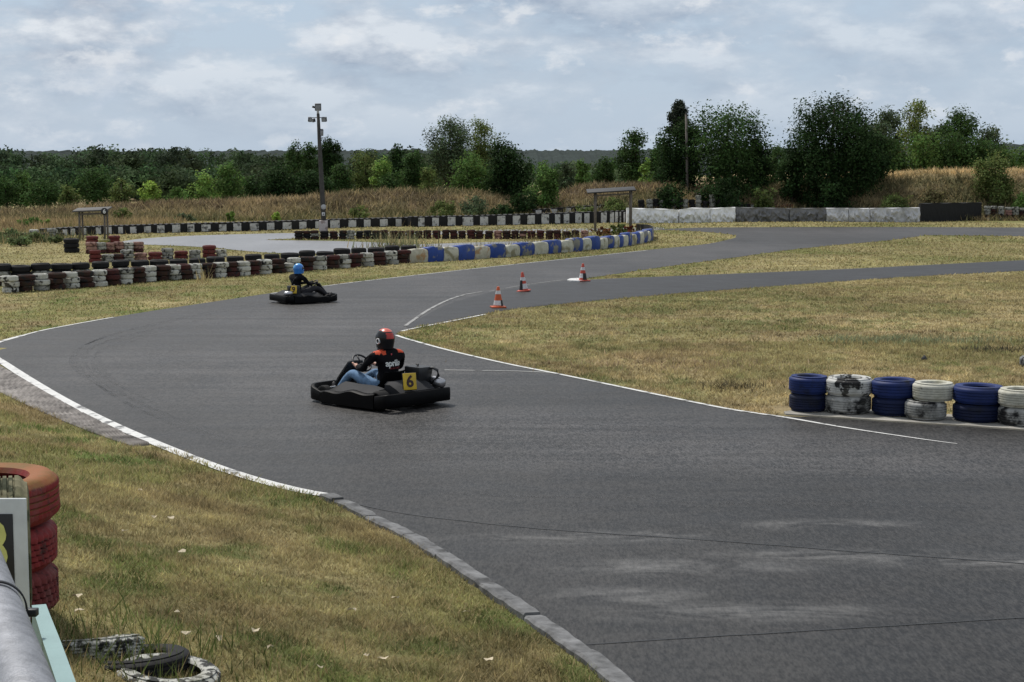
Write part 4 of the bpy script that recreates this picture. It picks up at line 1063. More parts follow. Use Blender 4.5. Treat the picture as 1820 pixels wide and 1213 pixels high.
# rail
M_pipe = plain('rail_zinc', (0.25, 0.26, 0.285), 0.55, metal=0.3, var=0.38, scale=38, bmp=0.25)
a0 = P(38, 1230, 1.42); b0 = P(-62, 940, 2.05)
dv = (b0 - a0)
e = empty('handrail', (a0.x, a0.y, a0.z), 0, 'grey zinc handrail pipe with a black cable tie, in front of everything', 'handrail')
MB().tube([-dv * 0.9, dv * 0.0, dv * 1.0, dv * 2.2], 0.0300, 40).build('pipe', M_pipe, e)
ct = dv * 0.40; dn = dv.normalized()
side = dn.cross(Vector((0, 0, 1))).normalized(); upv = side.cross(dn)
ring = [ct + (side * math.cos(w) + upv * math.sin(w)) * 0.0322 for w in [2 * math.pi * i / 40 for i in range(40)]]
secs = [[r - dn * 0.0035, r - dn * 0.0035 + (r - ct).normalized() * 0.0018, r + dn * 0.0035 + (r - ct).normalized() * 0.0018, r + dn * 0.0035] for r in ring]
MB().sweep(secs, closed=True).build('cable_tie', M_dark, e)
bx('tie_head', ct + side * 0.038 - upv * 0.004, (0.013, 0.010, 0.008), M_dark, e, (0, 0, 0), 0.001)
# teal board hung on the outside of the rail
M_teal = plain('teal_paint', (0.25, 0.37, 0.37), 0.6, spec=0.3, var=0.10, scale=14, bmp=0.2)
pa = P(122, 1225, 1.46); pb = P(69, 1075, 1.86)
d2 = pb - pa; d2n = d2.normalized(); s2 = d2n.cross(Vector((0, 0, 1))).normalized()
secs = []
for t in (-0.9, -0.4, 0.0, 0.5, 0.85, 1.0):
    c = d2 * t; w0 = 0.0085 + 0.0005 * math.sin(t * 5)
    secs.append([c - s2 * w0, c + s2 * w0, c + s2 * w0 - Vector((0, 0, 0.34)), c - s2 * w0 - Vector((0, 0, 0.34))])
o = MB().sweep(secs, sm=False).build('teal_board', M_teal); o.location = pa
tag(o, 'pale teal painted board hanging outside the zinc handrail', 'board')
# ================================================================== berm, hills, trees
crest_t = [(-200, 368), (0, 365), (150, 360), (300, 352), (420, 345), (520, 342), (600, 337), (700, 330), (800, 330), (870, 335), (930, 345), (980, 342), (1020, 326), (1080, 321), (1180, 319), (1260, 326), (1330, 330), (1400, 318), (1470, 318), (1560, 304), (1640, 297), (1820, 294), (2100, 294)]
YF, YC = 118.5, 127.0
def berm_z(X, Y):
    X = np.asarray(X, float); Y = np.asarray(Y, float)
    px = X / 127.0 * F + CX
    zc = H - (np.interp(px, [t[0] for t in crest_t], [t[1] for t in crest_t]) - HOR) / F * 127.0 - 0.60
    t = np.clip((Y - YF) / (YC - YF), 0, 1); s = t * t * (3 - 2 * t)
    right = np.clip((px - 1350) / 150, 0, 1)
    back = np.clip((Y - YC - 2) / 9, 0, 1); back = back * back * (3 - 2 * back)
    z = zc * s * (1 - back * (1 - right))
    z = z + 0.22 * (fbm(X * 0.35, Y * 0.5, 15, 4) - 0.5) * np.minimum(1, s * 3) * 2
    return z
def berm_col(X, Y):
    px = X / 127.0 * F + CX
    n = fbm(X * 0.30, Y * 0.45, 81, 4)[..., None]; m_ = fbm(X * 0.8, Y * 0.9, 85, 3)[..., None]; q = fbm(X * 0.10, Y * 0.3, 88, 3)[..., None]
    tan = np.array([0.34, 0.26, 0.15]); rust = np.array([0.15, 0.112, 0.07]); olive = np.array([0.125, 0.125, 0.055])
    w = np.clip((n - 0.40) / 0.2, 0, 1); c = tan * (1 - w) + rust * w
    low = np.clip(1.25 - (Y - YF) / 6.0, 0, 1)[..., None] * np.clip((m_ - 0.25) / 0.2, 0, 1)
    c = c * (1 - low * 0.85) + olive * low * 0.85
    g = np.clip((q - 0.55) / 0.08, 0, 1) * 0.8
    c = c * (1 - g) + olive * 0.8 * g
    fld = (np.clip((px - 1480) / 60, 0, 1) * np.clip((Y - 125.0) / 2, 0, 1))[..., None]
    c = c * (1 - fld) + np.array([0.60, 0.46, 0.25]) * (0.8 + 0.4 * m_) * fld
    return c
bxs = np.arange(-52, 52.1, 0.5); bys = np.concatenate([np.arange(118.0, 132, 0.45), np.array([133, 135, 138, 142, 150, 165, 190, 230])])
BX, BY = np.meshgrid(bxs, bys)
zz_ = berm_z(BX, BY); zz_[0] = -0.3
idx = np.arange(BX.size).reshape(BX.shape)
fq = np.stack([idx[:-1, :-1], idx[:-1, 1:], idx[1:, 1:], idx[1:, :-1]], -1).reshape(-1, 4)
tag(link('terrain_berm', np_mesh('terrain_berm', np.stack([BX, BY, zz_], -1).reshape(-1, 3), fq, berm_col(BX, BY).reshape(-1, 3), True), M_turf), kind='structure')
# tall dry grass over the berm
n = 60000
X = rg.uniform(-50, 50, n); Y = rg.uniform(117.6, 130, n)
tall = lambda X, Y: berm_col(X, Y)
V, Fc, C, off = [], [], [], 0
push(blades(X, Y, 0.2, 0.62, 0.045, berm_z, tall, 1.5))
X = rg.uniform(17, 48, 16000); Y = rg.uniform(127, 150, 16000); push(blades(X, Y, 0.10, 0.35, 0.04, berm_z, tall, 0.6))
X = rg.uniform(-42, -23, 9000); Y = rg.uniform(96, 118, 9000); push(blades(X, Y, 0.2, 0.6, 0.035, zero, lambda X, Y: np.array([0.27, 0.20, 0.11]) * (0.5 + fbm(X * .5, Y * .3, 5, 3)[:, None]), 1.0))
# rank grass along the foot of the long belt walls and barriers
for tab_, dy in ((tabL, 0.75), (tabR, 0.75)):
    xr_a = np.array([G(x, ipx(tab_, x)) for x in np.linspace(tab_[0][0], tab_[-1][0], 400)])
    k = rg.integers(0, 400, 2500); X = xr_a[k, 0] + rg.normal(0, .1, 2500); Y = xr_a[k, 1] + dy + rg.uniform(0, 1.2, 2500)
    push(blades(X, Y, 0.3, 0.8, 0.03, zero, lambda X, Y: np.tile(np.array([0.15, 0.14, 0.05]), (len(X), 1)), 0.7))
isl_a = np.array([G(x, ipx(isl, x)) for x in np.linspace(735, 1158, 300)])
k = rg.integers(0, 300, 2600); X = isl_a[k, 0]; Y = isl_a[k, 1] + rg.uniform(0.6, 2.2, 2600)
push(blades(X, Y, 0.3, 0.75, 0.022, zero, lambda X, Y: np.tile(np.array([0.20, 0.18, 0.07]), (len(X), 1)), 0.8))
# weeds at the far left and behind the tyre walls
for cx_, cy_, sx, sy, hmax, cl in ((-25.5, 84, 1.6, 2.0, 0.6, (0.11, 0.13, 0.06)), (-29, 84, 2.5, 2.5, 0.7, (0.13, 0.14, 0.08)), (-5.4, 76, 0.8, 0.5, 1.1, (0.17, 0.18, 0.09)), (-12.5, 57.5, 0.15, 0.4, 0.55, (0.38, 0.28, 0.14)), (-11.2, 57, 0.3, 0.4, 0.5, (0.38, 0.25, 0.14)), (-10.0, 52.5, .1, .3, 0.65, (0.36, 0.3, 0.15))):
    m_ = int(2500 * min(1, sx * sy / 4) + 25)
    push(blades(rg.normal(cx_, sx, m_), rg.normal(cy_, sy, m_), 0.25 * hmax, hmax, 0.02, zero, lambda X, Y, cl=cl: np.tile(np.array(cl), (len(X), 1)), 0.8))
tag(link('tall_grass', np_mesh('tall_grass', np.concatenate(V), np.concatenate(Fc), np.concatenate(C)), M_blade), kind='stuff')

# --- leaves
M_leaf = leaf_mat('leaf', 0.3, 0.8, 0.06)
M_bark = plain('bark', (0.075, 0.062, 0.05), 0.9, spec=0.1, var=0.4, scale=5, bmp=0.4)
M_birch = plain('birch_bark', (0.35, 0.34, 0.32), 0.8, spec=0.1, var=0.5, scale=5, bmp=0.3)
def leaf_quads(pos, size, col, out=None):
    n = len(pos)
    a = rg.normal(size=(n, 3)); 
    if out is not None: a = a * 0.42 + out
    a /= np.linalg.norm(a, axis=1, keepdims=True) + 1e-9
    b = np.cross(a, rg.normal(size=(n, 3))); b /= np.linalg.norm(b, axis=1, keepdims=True) + 1e-9
    c = np.cross(a, b)
    s = (size * rg.uniform(0.55, 1.35, n))[:, None]
    v = np.empty((n, 4, 3))
    v[:, 0] = pos - b * s * 0.62; v[:, 1] = pos - c * s * 0.36; v[:, 2] = pos + b * s * 0.62; v[:, 3] = pos + c * s * 0.36
    return v.reshape(-1, 3), np.arange(n * 4).reshape(-1, 4), np.repeat(col, 4, 0)
def crown_points(lobes, n, clump, fill=0.28):
    """points on and in a set of ellipsoid lobes, gathered in clumps"""
    L = np.array(lobes, float); w = (L[:, 3] * L[:, 5]); w = w / w.sum()
    nc = max(12, int(n / 26))
    k = rg.choice(len(L), nc, p=w)
    d = rg.normal(size=(nc, 3)); d /= np.linalg.norm(d, axis=1, keepdims=True)
    r = np.where(rg.random(nc) < fill, rg.uniform(0.2, 0.75, nc), rg.uniform(0.80, 1.02, nc))
    cen = L[k, :3] + d * r[:, None] * L[k, 3:6]
    tone = rg.uniform(0.45, 1.7, nc)
    j = rg.integers(0, nc, n)
    pos = cen[j] + np.clip(rg.normal(size=(n, 3)), -1.5, 1.5) * clump
    return pos, d[j], tone[j]
def tree(px, ytop, w, D, col, label, name='tree', group=None, ybase=None, zb=None, cb=0.12, lobes_n=9, size=0.30, dens=1.0, clump=0.34, bark=None, sparse=False, round_=0.5, var=(0.25, 0.25, 0.2), trunk=True, twig=0, seed=0):
    global rg
    rg = np.random.default_rng(int(px * 7 + ytop * 3 + seed))
    X = (px - CX) / F * D
    ztop = H - (ytop - HOR) / F * D
    if zb is None:
        zb = float(berm_z(np.array([X]), np.array([D]))[0]) if D > YF else 0.0
        zb = max(0.0, zb) - 0.05
    hgt = ztop - zb; W = w / F * D
    e = empty(name, (X, D, zb), 0, label, 'bush' if 'bush' in name or 'shrub' in name else 'tree', group)
    z0 = hgt * cb
    rz = (hgt - z0) / 2; cz = z0 + rz; rx = W / 2
    lobes = [(0, 0, cz, rx * 0.62, rx * 0.62, rz * 0.72)]
    for i in range(lobes_n):
        t = (i + 0.5) / lobes_n; zq = z0 + (hgt - z0) * (0.16 + 0.72 * t)
        env = math.sqrt(max(0.05, 1 - (abs((zq - cz) / rz)) ** (2 + round_ * 2)))
        a = i * 2.4 + rg.uniform(-.5, .5); rr = rx * env * rg.uniform(0.45, 0.72)
        lr = rx * rg.uniform(0.28, 0.46)
        lobes.append((math.cos(a) * rr, math.sin(a) * rr, zq, lr, lr, min(rz * 0.45, lr * rg.uniform(0.8, 1.1))))
    lobes.append((rg.uniform(-.15, .15) * rx, 0, hgt - rz * 0.24, rx * 0.40, rx * 0.40, rz * 0.24))
    size *= 0.60
    n = int(dens * (1.35 if sum(col) < 0.1 else 1.0) * (W * hgt) / (size * size) * 9.0)
    n = max(900, min(n, 60000))
    if sparse: n = int(n * 0.5)
    pos, d, tone = crown_points(lobes, n, clump * 1.15 * min(1.0, W / 5), 0.45)
    pos[:, 2] = np.maximum(pos[:, 2], 0.05)
    c = np.array(col) * np.array([0.88, 1.06, 0.85]) * tone[:, None] * rg.uniform(0.86, 1.15, (n, 1)) * (1 + (rg.random((n, 3)) - 0.5) * np.array(var))
    v, f, cc = leaf_quads(pos, size, c, d * 0.7 + np.array([0, 0, 0.45]))
    link('crown', np_mesh('crown', v, f, cc), M_leaf, e)
    if trunk:
        mb = MB(); tr = max(0.06, W * 0.035)
        mb.tube([(0, 0, -0.2), (0.02 * W, 0, hgt * 0.25), (-0.02 * W, 0.02 * W, hgt * 0.55), (0.0, 0, hgt * 0.9)], [tr * 1.25, tr, tr * 0.65, tr * 0.12], 8)
        for (lx, ly, lz, *_r) in lobes[1:7]:
            mb.tube([(0, 0, lz * 0.55), (lx * 0.5, ly * 0.5, lz * 0.82), (lx * 1.05, ly * 1.05, lz * 1.08)], [tr * 0.5, tr * 0.32, tr * 0.08], 5)
        for _ in range(twig):
            a = rg.uniform(0, 6.28); q = rg.uniform(0.3, 0.9); x_, y_ = math.cos(a) * rx * q * 0.8, math.sin(a) * rx * q * 0.5
            zt_ = hgt * (0.70 + 0.26 * (1 - q)); mb.tube([(x_ * 0.5, y_ * 0.5, zt_ * 0.8), (x_ * 0.9, y_ * 0.9, zt_), (x_ * 1.1, y_ * 1.1, zt_ + hgt * 0.09)], [0.05, 0.03, 0.012], 4)
        mb.build('trunk', bark or M_bark, e)
    return e
DK, DG, MG, OL, LG, GY, YG = (0.030, 0.048, 0.020), (0.058, 0.088, 0.034), (0.105, 0.150, 0.050), (0.135, 0.145, 0.058), (0.18, 0.235, 0.07), (0.10, 0.115, 0.075), (0.30, 0.35, 0.09)
G1, G2 = 'bushes along the back of the berm', 'trees rising behind the berm'
B = dict(trunk=True, cb=0.0, lobes_n=8)
tree(14, 318, 70, 140, DG, 'dark bush at the photo edge beside the pointed dark bush', 'bush', G1, **B)
tree(46, 303, 44, 142, MG, 'slim pointed green bush standing over the dark bushes', 'bush', G1, **B)
tree(82, 322, 80, 138, DG, 'broad dark green bush behind the low shelter, next to a pointed one', 'bush', G1, **B)
tree(126, 330, 44, 136, OL, 'small olive bush squeezed between two dark ones behind the low shelter', 'bush', G1, **B)
tree(172, 300, 74, 144, DG, 'tall dark bush behind the round olive dome bush', 'bush', G1, **B)
tree(219, 321, 62, 134, OL, 'round dome-shaped olive bush above the low shelter roof', 'bush', G1, trunk=True, cb=0.0, lobes_n=12, round_=1.0, clump=0.25)
tree(272, 324, 48, 134, YG, 'bright yellow-green bush beside the round olive dome', 'bush', G1, **B)
tree(318, 335, 52, 134, MG, 'low mid-green bush beside the bright yellow-green one', 'bush', G1, **B)
tree(366, 305, 58, 136, LG, 'light green pointed bush between the low green bush and the tall leafy one', 'bush', G1, **B)
tree(412, 288, 60, 142, MG, 'tall leafy green bush closest to the long dark thicket', 'bush', G1, **B)
tree(452, 318, 50, 135, DG, 'small dark bush at the edge of the long thicket', 'bush', G1, **B)
tree(505, 298, 112, 134, DK, 'long very dark thicket bush on the hairpin side of the light pole', 'bush', G1, **B)
tree(560, 306, 80, 133, DK, 'very dark thicket bush right behind the light pole', 'bush', G1, **B)
tree(525, 250, 40, 172, DG, 'open pine-like tree just beside the light pole, feathery top', 'tree', G2, zb=0, cb=0.3, sparse=True, lobes_n=6)
tree(553, 256, 40, 176, DG, 'dark tree crossing behind the upper light pole', 'tree', G2, zb=0, cb=0.2)
tree(586, 247, 54, 170, DK, 'dark pointed tree on the canopy side of the light pole', 'tree', G2, zb=0, cb=0.2)
tree(610, 290, 60, 140, DG, 'green bush with thin bare sprays beside the light pole', 'bush', G1, twig=6, **B)
tree(652, 272, 76, 142, OL, 'wide olive-brown bush between the light pole and the yellow-green pair', 'bush', G1, **B)
tree(683, 280, 50, 139, LG, 'yellow-green bush touching the wide olive-brown one', 'bush', G1, **B)
tree(706, 259, 44, 150, DK, 'narrow dark bush rising behind the yellow-green one', 'bush', G1, **B)
tree(738, 270, 60, 146, DG, 'dark green bush before the tall gappy tree', 'bush', G1, **B)
tree(700, 305, 60, 134, DG, 'low dark bush on the berm crest under the yellow-green bush', 'bush', G1, **B)
tree(765, 298, 54, 136, OL, 'low olive bush at the foot of the tall gappy tree', 'bush', G1, **B)
tree(800, 210, 92, 152, GY, 'tall grey-green tree with gappy crown, taller of the pair mid berm', 'tree', G2, zb=0.3, cb=0.22, lobes_n=13, size=0.26, dens=0.9, twig=5, seed=3)
tree(856, 213, 74, 158, OL, 'lighter tree with thin sunlit crown beside the tall gappy grey-green one', 'tree', G2, zb=0.3, cb=0.2, sparse=True, lobes_n=12, size=0.26, twig=4)
tree(833, 276, 78, 134, MG, 'dome-shaped green bush in front of the tall gappy tree', 'bush', G1, trunk=True, cb=0.0, round_=1.0, lobes_n=12)
tree(902, 249, 86, 128, DK, 'dense dark rounded tree at the end of the brown berm', 'tree', G2, ybase=None, zb=0.2, cb=0.0, lobes_n=13, seed=1)
tree(968, 287, 62, 123.5, MG, 'fresh green bush in the dip between the two berms', 'bush', G1, zb=0.1, cb=0.0, lobes_n=10, size=0.26)
tree(930, 345, 60, 122, DK, 'low dark scrub bush at the foot of the dense dark rounded tree', 'bush', G1, zb=0.1, cb=0.0, size=0.26)
tree(1006, 288, 40, 150, GY, 'small grey-green tree beside the fresh green bush in the dip', 'tree', G2, zb=0, cb=0.1, lobes_n=6)
tree(1034, 284, 40, 160, MG, 'small tree third from the dip, below the far ridge', 'tree', G2, zb=0, cb=0.1)
tree(1070, 280, 60, 150, DG, 'wide dark bush behind the tall shelter', 'bush', G1, zb=0, cb=0.0)
tree(1122, 230, 66, 148, DG, 'slender tree with airy top before the dark tree clump', 'tree', G2, zb=0.5, cb=0.15, sparse=False, lobes_n=9, dens=0.8, twig=3)
tree(1149, 284, 36, 136, LG, 'small bright green bush at the edge of the dark tree clump', 'bush', G1, **B)
tree(1168, 243, 50, 146, DG, 'dark tree between the airy slender one and the wooden pole', 'tree', G2, zb=0.5, cb=0.05)
tree(1210, 216, 96, 128, DK, 'dark bulky tree directly behind the bare wooden pole', 'tree', G2, zb=0.5, cb=0.0, lobes_n=14, dens=1.1)
tree(1205, 182, 44, 131, (0.050, 0.052, 0.045), 'drooping greyish birch crown above the wooden pole', 'tree', G2, zb=0.5, cb=0.62, lobes_n=7, dens=1.3, clump=0.3, size=0.24)
tree(1292, 184, 142, 126, DG, 'big round dark green tree beyond the pipe frame', 'tree', G2, zb=0.5, cb=0.0, lobes_n=18, round_=0.9, seed=2, size=0.27)
tree(1340, 245, 70, 129, DK, 'dark side growth leaning on the big round tree', 'tree', G2, zb=0.5, cb=0.0)
tree(1372, 258, 60, 150, DG, 'smaller dark tree in the gap between the two big dark trees', 'tree', G2, zb=0.5, cb=0.0)
tree(1478, 172, 176, 124, DK, 'widest dark tree with spiky twigs above the grey tarpaulins', 'tree', G2, zb=0.3, cb=0.03, lobes_n=20, twig=14, seed=5, size=0.27)
tree(1405, 258, 60, 123, DK, 'low dark side branch tree at the flank of the widest dark tree', 'tree', G2, zb=0.3, cb=0.1, twig=2)
tree(1545, 235, 80, 126, DK, 'dark lower tree merging into the widest dark tree on the field side', 'tree', G2, zb=0.8, cb=0.0)
tree(1470, 318, 90, 121.5, DK, 'dark undergrowth bush below the widest dark tree', 'bush', G1, zb=0.1, cb=0.0)
tree(1350, 338, 56, 121.5, OL, 'brown-olive scrub bush between the two big dark trees', 'bush', G1, zb=0.1, cb=0.0)
tree(1280, 322, 90, 122, DK, 'dark undergrowth bush below the big round tree', 'bush', G1, zb=0.1, cb=0.0)
tree(1190, 330, 70, 122, DK, 'dark undergrowth bush left of the wooden pole foot'.replace('left of', 'by'), 'bush', G1, zb=0.1, cb=0.0)
tree(1570, 196, 96, 190, GY, 'broad grey-green tree behind the widest dark tree', 'tree', G2, zb=1.5, cb=0.1, size=0.4)
tree(1622, 175, 66, 185, OL, 'tallest gappy birch in the wood behind the tan field', 'tree', G2, zb=1.5, cb=0.25, bark=M_birch, sparse=True, lobes_n=11, size=0.36, twig=4)
tree(1660, 222, 70, 190, GY, 'mid-height tree next to the tallest gappy birch', 'tree', G2, zb=1.5, cb=0.1, size=0.4)
tree(1697, 195, 78, 186, DG, 'rounded green tree with a knobbly top behind the tan field', 'tree', G2, zb=1.5, cb=0.15, size=0.36, lobes_n=12)
tree(1748, 225, 78, 188, GY, 'last tree of the wood, where the skyline drops to the ridge', 'tree', G2, zb=1.5, cb=0.1, size=0.38, twig=3)
for i, (x, y) in enumerate(((1578, 248), (1634, 240), (1690, 240), (1742, 252), (1796, 268), (1836, 272))):
    tree(x, y, 84, 168, (DG, MG, DG, DG, MG, DG)[i], 'green wood-edge bush bordering the tan field, %s from the widest dark tree' % ORD[i], 'bush', 'wood-edge bushes bordering the tan field', zb=2.5, cb=0.0, size=0.36, lobes_n=9)
tree(1766, 272, 74, 122, OL, 'small leafy tree alone on the tan slope beyond the black rubber sheet', 'tree', None, zb=0.2, cb=0.08, lobes_n=12, size=0.24, dens=1.1)
tree(1812, 345, 50, 119.5, MG, 'low green shrub under the small leafy tree on the slope', 'shrub', None, zb=0, cb=0.0)
for i, (px, y, w, D, c, l) in enumerate(((55, 388, 46, 104, MG, 'dark green shrub at the hairpin end of the black belt wall'), (80, 391, 28, 106, LG, 'small lighter shrub hugging the end of the black belt wall'), (410, 377, 22, 116, LG, 'bright green shrub at the foot of the brown berm, nearest the light pole but one'), (492, 378, 20, 116, YG, 'bright yellow-green shrub at the berm foot beside the light pole'))):
    tree(px, y, w, D, c, l, 'shrub', 'shrubs at the foot of the berm', zb=0, cb=0.0, size=0.2, lobes_n=6, clump=0.2)
for i, (px, y, w, D, c, l) in enumerate(((790, 360, 56, 117.5, OL, 'wide olive scrub shrub on the brown berm under the tall gappy tree'), (845, 352, 64, 119, GY, 'grey-green scrub shrub on the berm under the dome bush'), (640, 366, 40, 117.5, OL, 'low olive scrub shrub on the berm between light pole and gappy tree'), (890, 366, 50, 118, DK, 'dark scrub shrub at the berm end, below the dense rounded tree'), (1095, 352, 60, 119, OL, 'olive scrub shrub on the berm straight behind the tall shelter'), (1040, 366, 44, 118, OL, 'low olive scrub shrub at the berm foot before the tall shelter'), (1590, 345, 60, 118.5, OL, 'olive scrub shrub on the tan slope above the grey tarpaulins'), (1660, 335, 44, 121, (0.16, 0.12, 0.07), 'brown dry scrub shrub on the tan slope'), (220, 372, 40, 117, OL, 'olive scrub shrub behind the low shelter on the berm'), (330, 382, 40, 117, GY, 'grey-green low scrub shrub on the berm beside the bright green one'))):
    tree(px, y, w, D, c, l, 'shrub', 'scrub shrubs on the berm', zb=max(0.0, float(berm_z(np.array([(px - CX) / F * D]), np.array([D]))[0]) - 0.1), cb=0.0, size=0.2, lobes_n=7, clump=0.25)
for px, yt, w, D, c, l in ((14, 409, 60, 84, (0.15, 0.17, 0.09), 'grey-green scrub shrub at the photo edge beyond the hairpin'), (62, 412, 54, 82, (0.16, 0.165, 0.085), 'olive-grey scrub shrub in the weeds before the black belt wall end'), (36, 422, 50, 78, (0.17, 0.185, 0.10), 'pale low scrub shrub on the mown grass beyond the hairpin'), (100, 420, 34, 81, (0.14, 0.15, 0.08), 'small scrub shrub beside the squat black tyre column')):
    tree(px, yt, w, D, c, l, 'shrub', 'scrub shrubs beyond the hairpin', zb=0, cb=0.0, size=0.16, lobes_n=7, clump=0.2, trunk=True)
# plants inside the island
for px, yt, w, c, l in ((1010, 414, 26, DK, 'dark shrub against the post of the tall shelter'), (1072, 404, 44, (0.16, 0.06, 0.035), 'rust-red flower shrub under the tall shelter'), (1100, 398, 40, OL, 'olive shrub under the tall shelter beside the rust-red one'), (1118, 400, 26, (0.20, 0.045, 0.035), 'small red flower shrub by the island tip')):
    tree(px, yt, w, 89 if px > 1020 else 86, c, l, 'shrub', 'shrubs on the flowered island', zb=0, cb=0.0, size=0.14, lobes_n=6, clump=0.14, trunk=True)

# --- far wood as one mass, and the ridge
rg = np.random.default_rng(77)
V, Fc, C, off = [], [], [], 0
def wood(x0, x1, tab, D0, D1, cnt, col, size, dz=5):
    global off
    for _ in range(cnt):
        px = rg.uniform(x0, x1); D = rg.uniform(D0, D1)
        yt = np.interp(px, [t[0] for t in tab], [t[1] for t in tab]) + rg.uniform(-4, dz)
        X = (px - CX) / F * D; zt_ = H - (yt - HOR) / F * D
        R = rg.uniform(2.0, 3.6); n = 900
        c = np.array(col) * rg.uniform(0.7, 1.35) * (1 + (rg.random(3) - 0.5) * 0.25)
        lob = [(X, D, zt_ * 0.45, R, R, zt_ * 0.5), (X + rg.uniform(-1, 1), D, zt_ * 0.8, R * 0.6, R * 0.6, zt_ * 0.2), (X + rg.uniform(-R, R), D, zt_ * 0.62, R * 0.6, R * 0.6, zt_ * 0.2)]
        pos, d, tone = crown_points(lob, n, 0.45)
        cc = c * np.array([0.85, 1.06, 0.85]) * tone[:, None] * rg.uniform(0.86, 1.15, (n, 1))
        r = leaf_quads(pos, size, cc, d * 0.6 + np.array([0, 0, 0.3])); push(r)
tabw = [(-200, 270), (0, 270), (30, 265), (60, 276), (130, 272), (170, 264), (230, 267), (290, 264), (350, 262), (420, 267), (470, 272), (560, 275), (640, 272), (720, 268), (780, 268), (850, 275), (940, 290), (1000, 292), (1100, 288)]
wood(-180, 900, tabw, 235, 300, 120, (0.064, 0.076, 0.050), 0.42)
wood(900, 1180, [(900, 292), (1200, 290)], 230, 290, 26, (0.095, 0.115, 0.072), 0.42)
wood(-180, 760, [(-200, 300), (760, 300)], 190, 225, 60, (0.062, 0.080, 0.044), 0.40, 12)
wood(1330, 1480, [(1330, 280), (1480, 280)], 200, 240, 10, (0.075, 0.095, 0.055), 0.42)
wood(1740, 1990, [(1740, 285), (1990, 285)], 230, 290, 22, (0.08, 0.10, 0.06), 0.42)
tag(link('forest', np_mesh('forest', np.concatenate(V), np.concatenate(Fc), np.concatenate(C)), M_leaf), kind='stuff')
# wooded ridge far away
D = 1900.0
pxs = np.arange(-900, 2800, 2.2); rings = 7
rt = np.interp(pxs, [-900, 300, 900, 1010, 1100, 1700, 1790, 1900, 2800], [270, 270, 268, 269, 268, 262, 257, 258, 268])
rt = rt - 4.5 * (np.abs(fbm(pxs * 0.13, pxs * 0, 7, 3)) - 0.4) - 3.0 * np.clip(fbm(pxs * 0.35, pxs * 0, 9, 2) - 0.6, 0, 1) * 4
v = []
for j in range(rings):
    t = j / (rings - 1); d_ = D - 500 * (1 - t)
    zt_ = H - (rt - HOR) / F * D
    v.append(np.stack([(pxs - CX) / F * D, np.full(len(pxs), d_) + 30 * (fbm(pxs * 0.2, pxs * 0 + j, 3, 3) - 0.5), -2 + (zt_ + 2) * (t ** 0.8) + 2.5 * (fbm(pxs * 0.3 + 50 * j, pxs * 0 + j * 3.3, 12, 3) - 0.5) * (1 if 0 < j < rings - 1 else 0)], -1))
v = np.stack(v, 0); idx = np.arange(rings * len(pxs)).reshape(rings, -1)
fq = np.stack([idx[:-1, :-1], idx[:-1, 1:], idx[1:, 1:], idx[1:, :-1]], -1).reshape(-1, 4)
M_hill = plain('wooded_hill', (0.040, 0.052, 0.048), 0.95, spec=0.05, var=0.4, scale=0.06, bmp=0.0)  # grey-blue of distance haze mixed into the base colour
tag(link('hills', np_mesh('hills', v.reshape(-1, 3), fq), M_hill), kind='structure')
# ================================================================== karts and their drivers
M_kb = plain('bumper_plastic', (0.004, 0.004, 0.0045), 0.5, spec=0.09, var=0.35, scale=4, bmp=0.15)
M_kg = plain('pod_plastic', (0.022, 0.023, 0.026), 0.7, spec=0.2, var=0.3, scale=4, bmp=0.15)
M_kt = plain('kart_tyre', (0.014, 0.014, 0.014), 0.8, spec=0.2, bmp=0.2)
M_rimm = plain('kart_rim', (0.22, 0.22, 0.23), 0.35, metal=0.8)
M_fr = plain('kart_frame', (0.03, 0.03, 0.032), 0.4, metal=0.5)
M_plate = plain('plate_yellow', (0.62, 0.42, 0.025), 0.5, var=0.22, scale=8)
M_num = plain('plate_number', (0.030, 0.006, 0.006), 0.5, bmp=0)
M_alu = plain('silencer', (0.50, 0.50, 0.52), 0.35, metal=0.85, var=0.2)
M_white = plain('kart_white', (0.66, 0.66, 0.66), 0.45, var=0.15)
def band(path, th, smooth=True):
    pts = [Vector((a, b, 0)) for a, b, *_ in path]; secs = []
    for i, (x, y, zb, zt) in enumerate(path):
        t = (pts[min(i + 1, len(pts) - 1)] - pts[max(i - 1, 0)]).normalized(); n = Vector((t.y, -t.x, 0))
        p = pts[i]; h = zt - zb
        secs.append([p + n * a + Vector((0, 0, zb + h * b)) for a, b in ((-0.006, 0.0), (0.004, 0.06), (0.008, 0.5), (0.004, 0.94), (-0.006, 1.0), (-th + 0.008, 1.0), (-th, 0.94), (-th, 0.05))])
    return MB().sweep(secs)
def cr(path, k=5):
    out = []
    for i in range(len(path) - 1):
        p0, p1, p2, p3 = path[max(i - 1, 0)], path[i], path[i + 1], path[min(i + 2, len(path) - 1)]
        for j in range(k):
            t = j / k
            out.append(tuple(0.5 * ((2 * b) + (c - a) * t + (2 * a - 5 * b + 4 * c - d) * t * t + (3 * b - a - 3 * c + d) * t ** 3) for a, b, c, d in zip(p0, p1, p2, p3)))
    return out + [tuple(path[-1])]
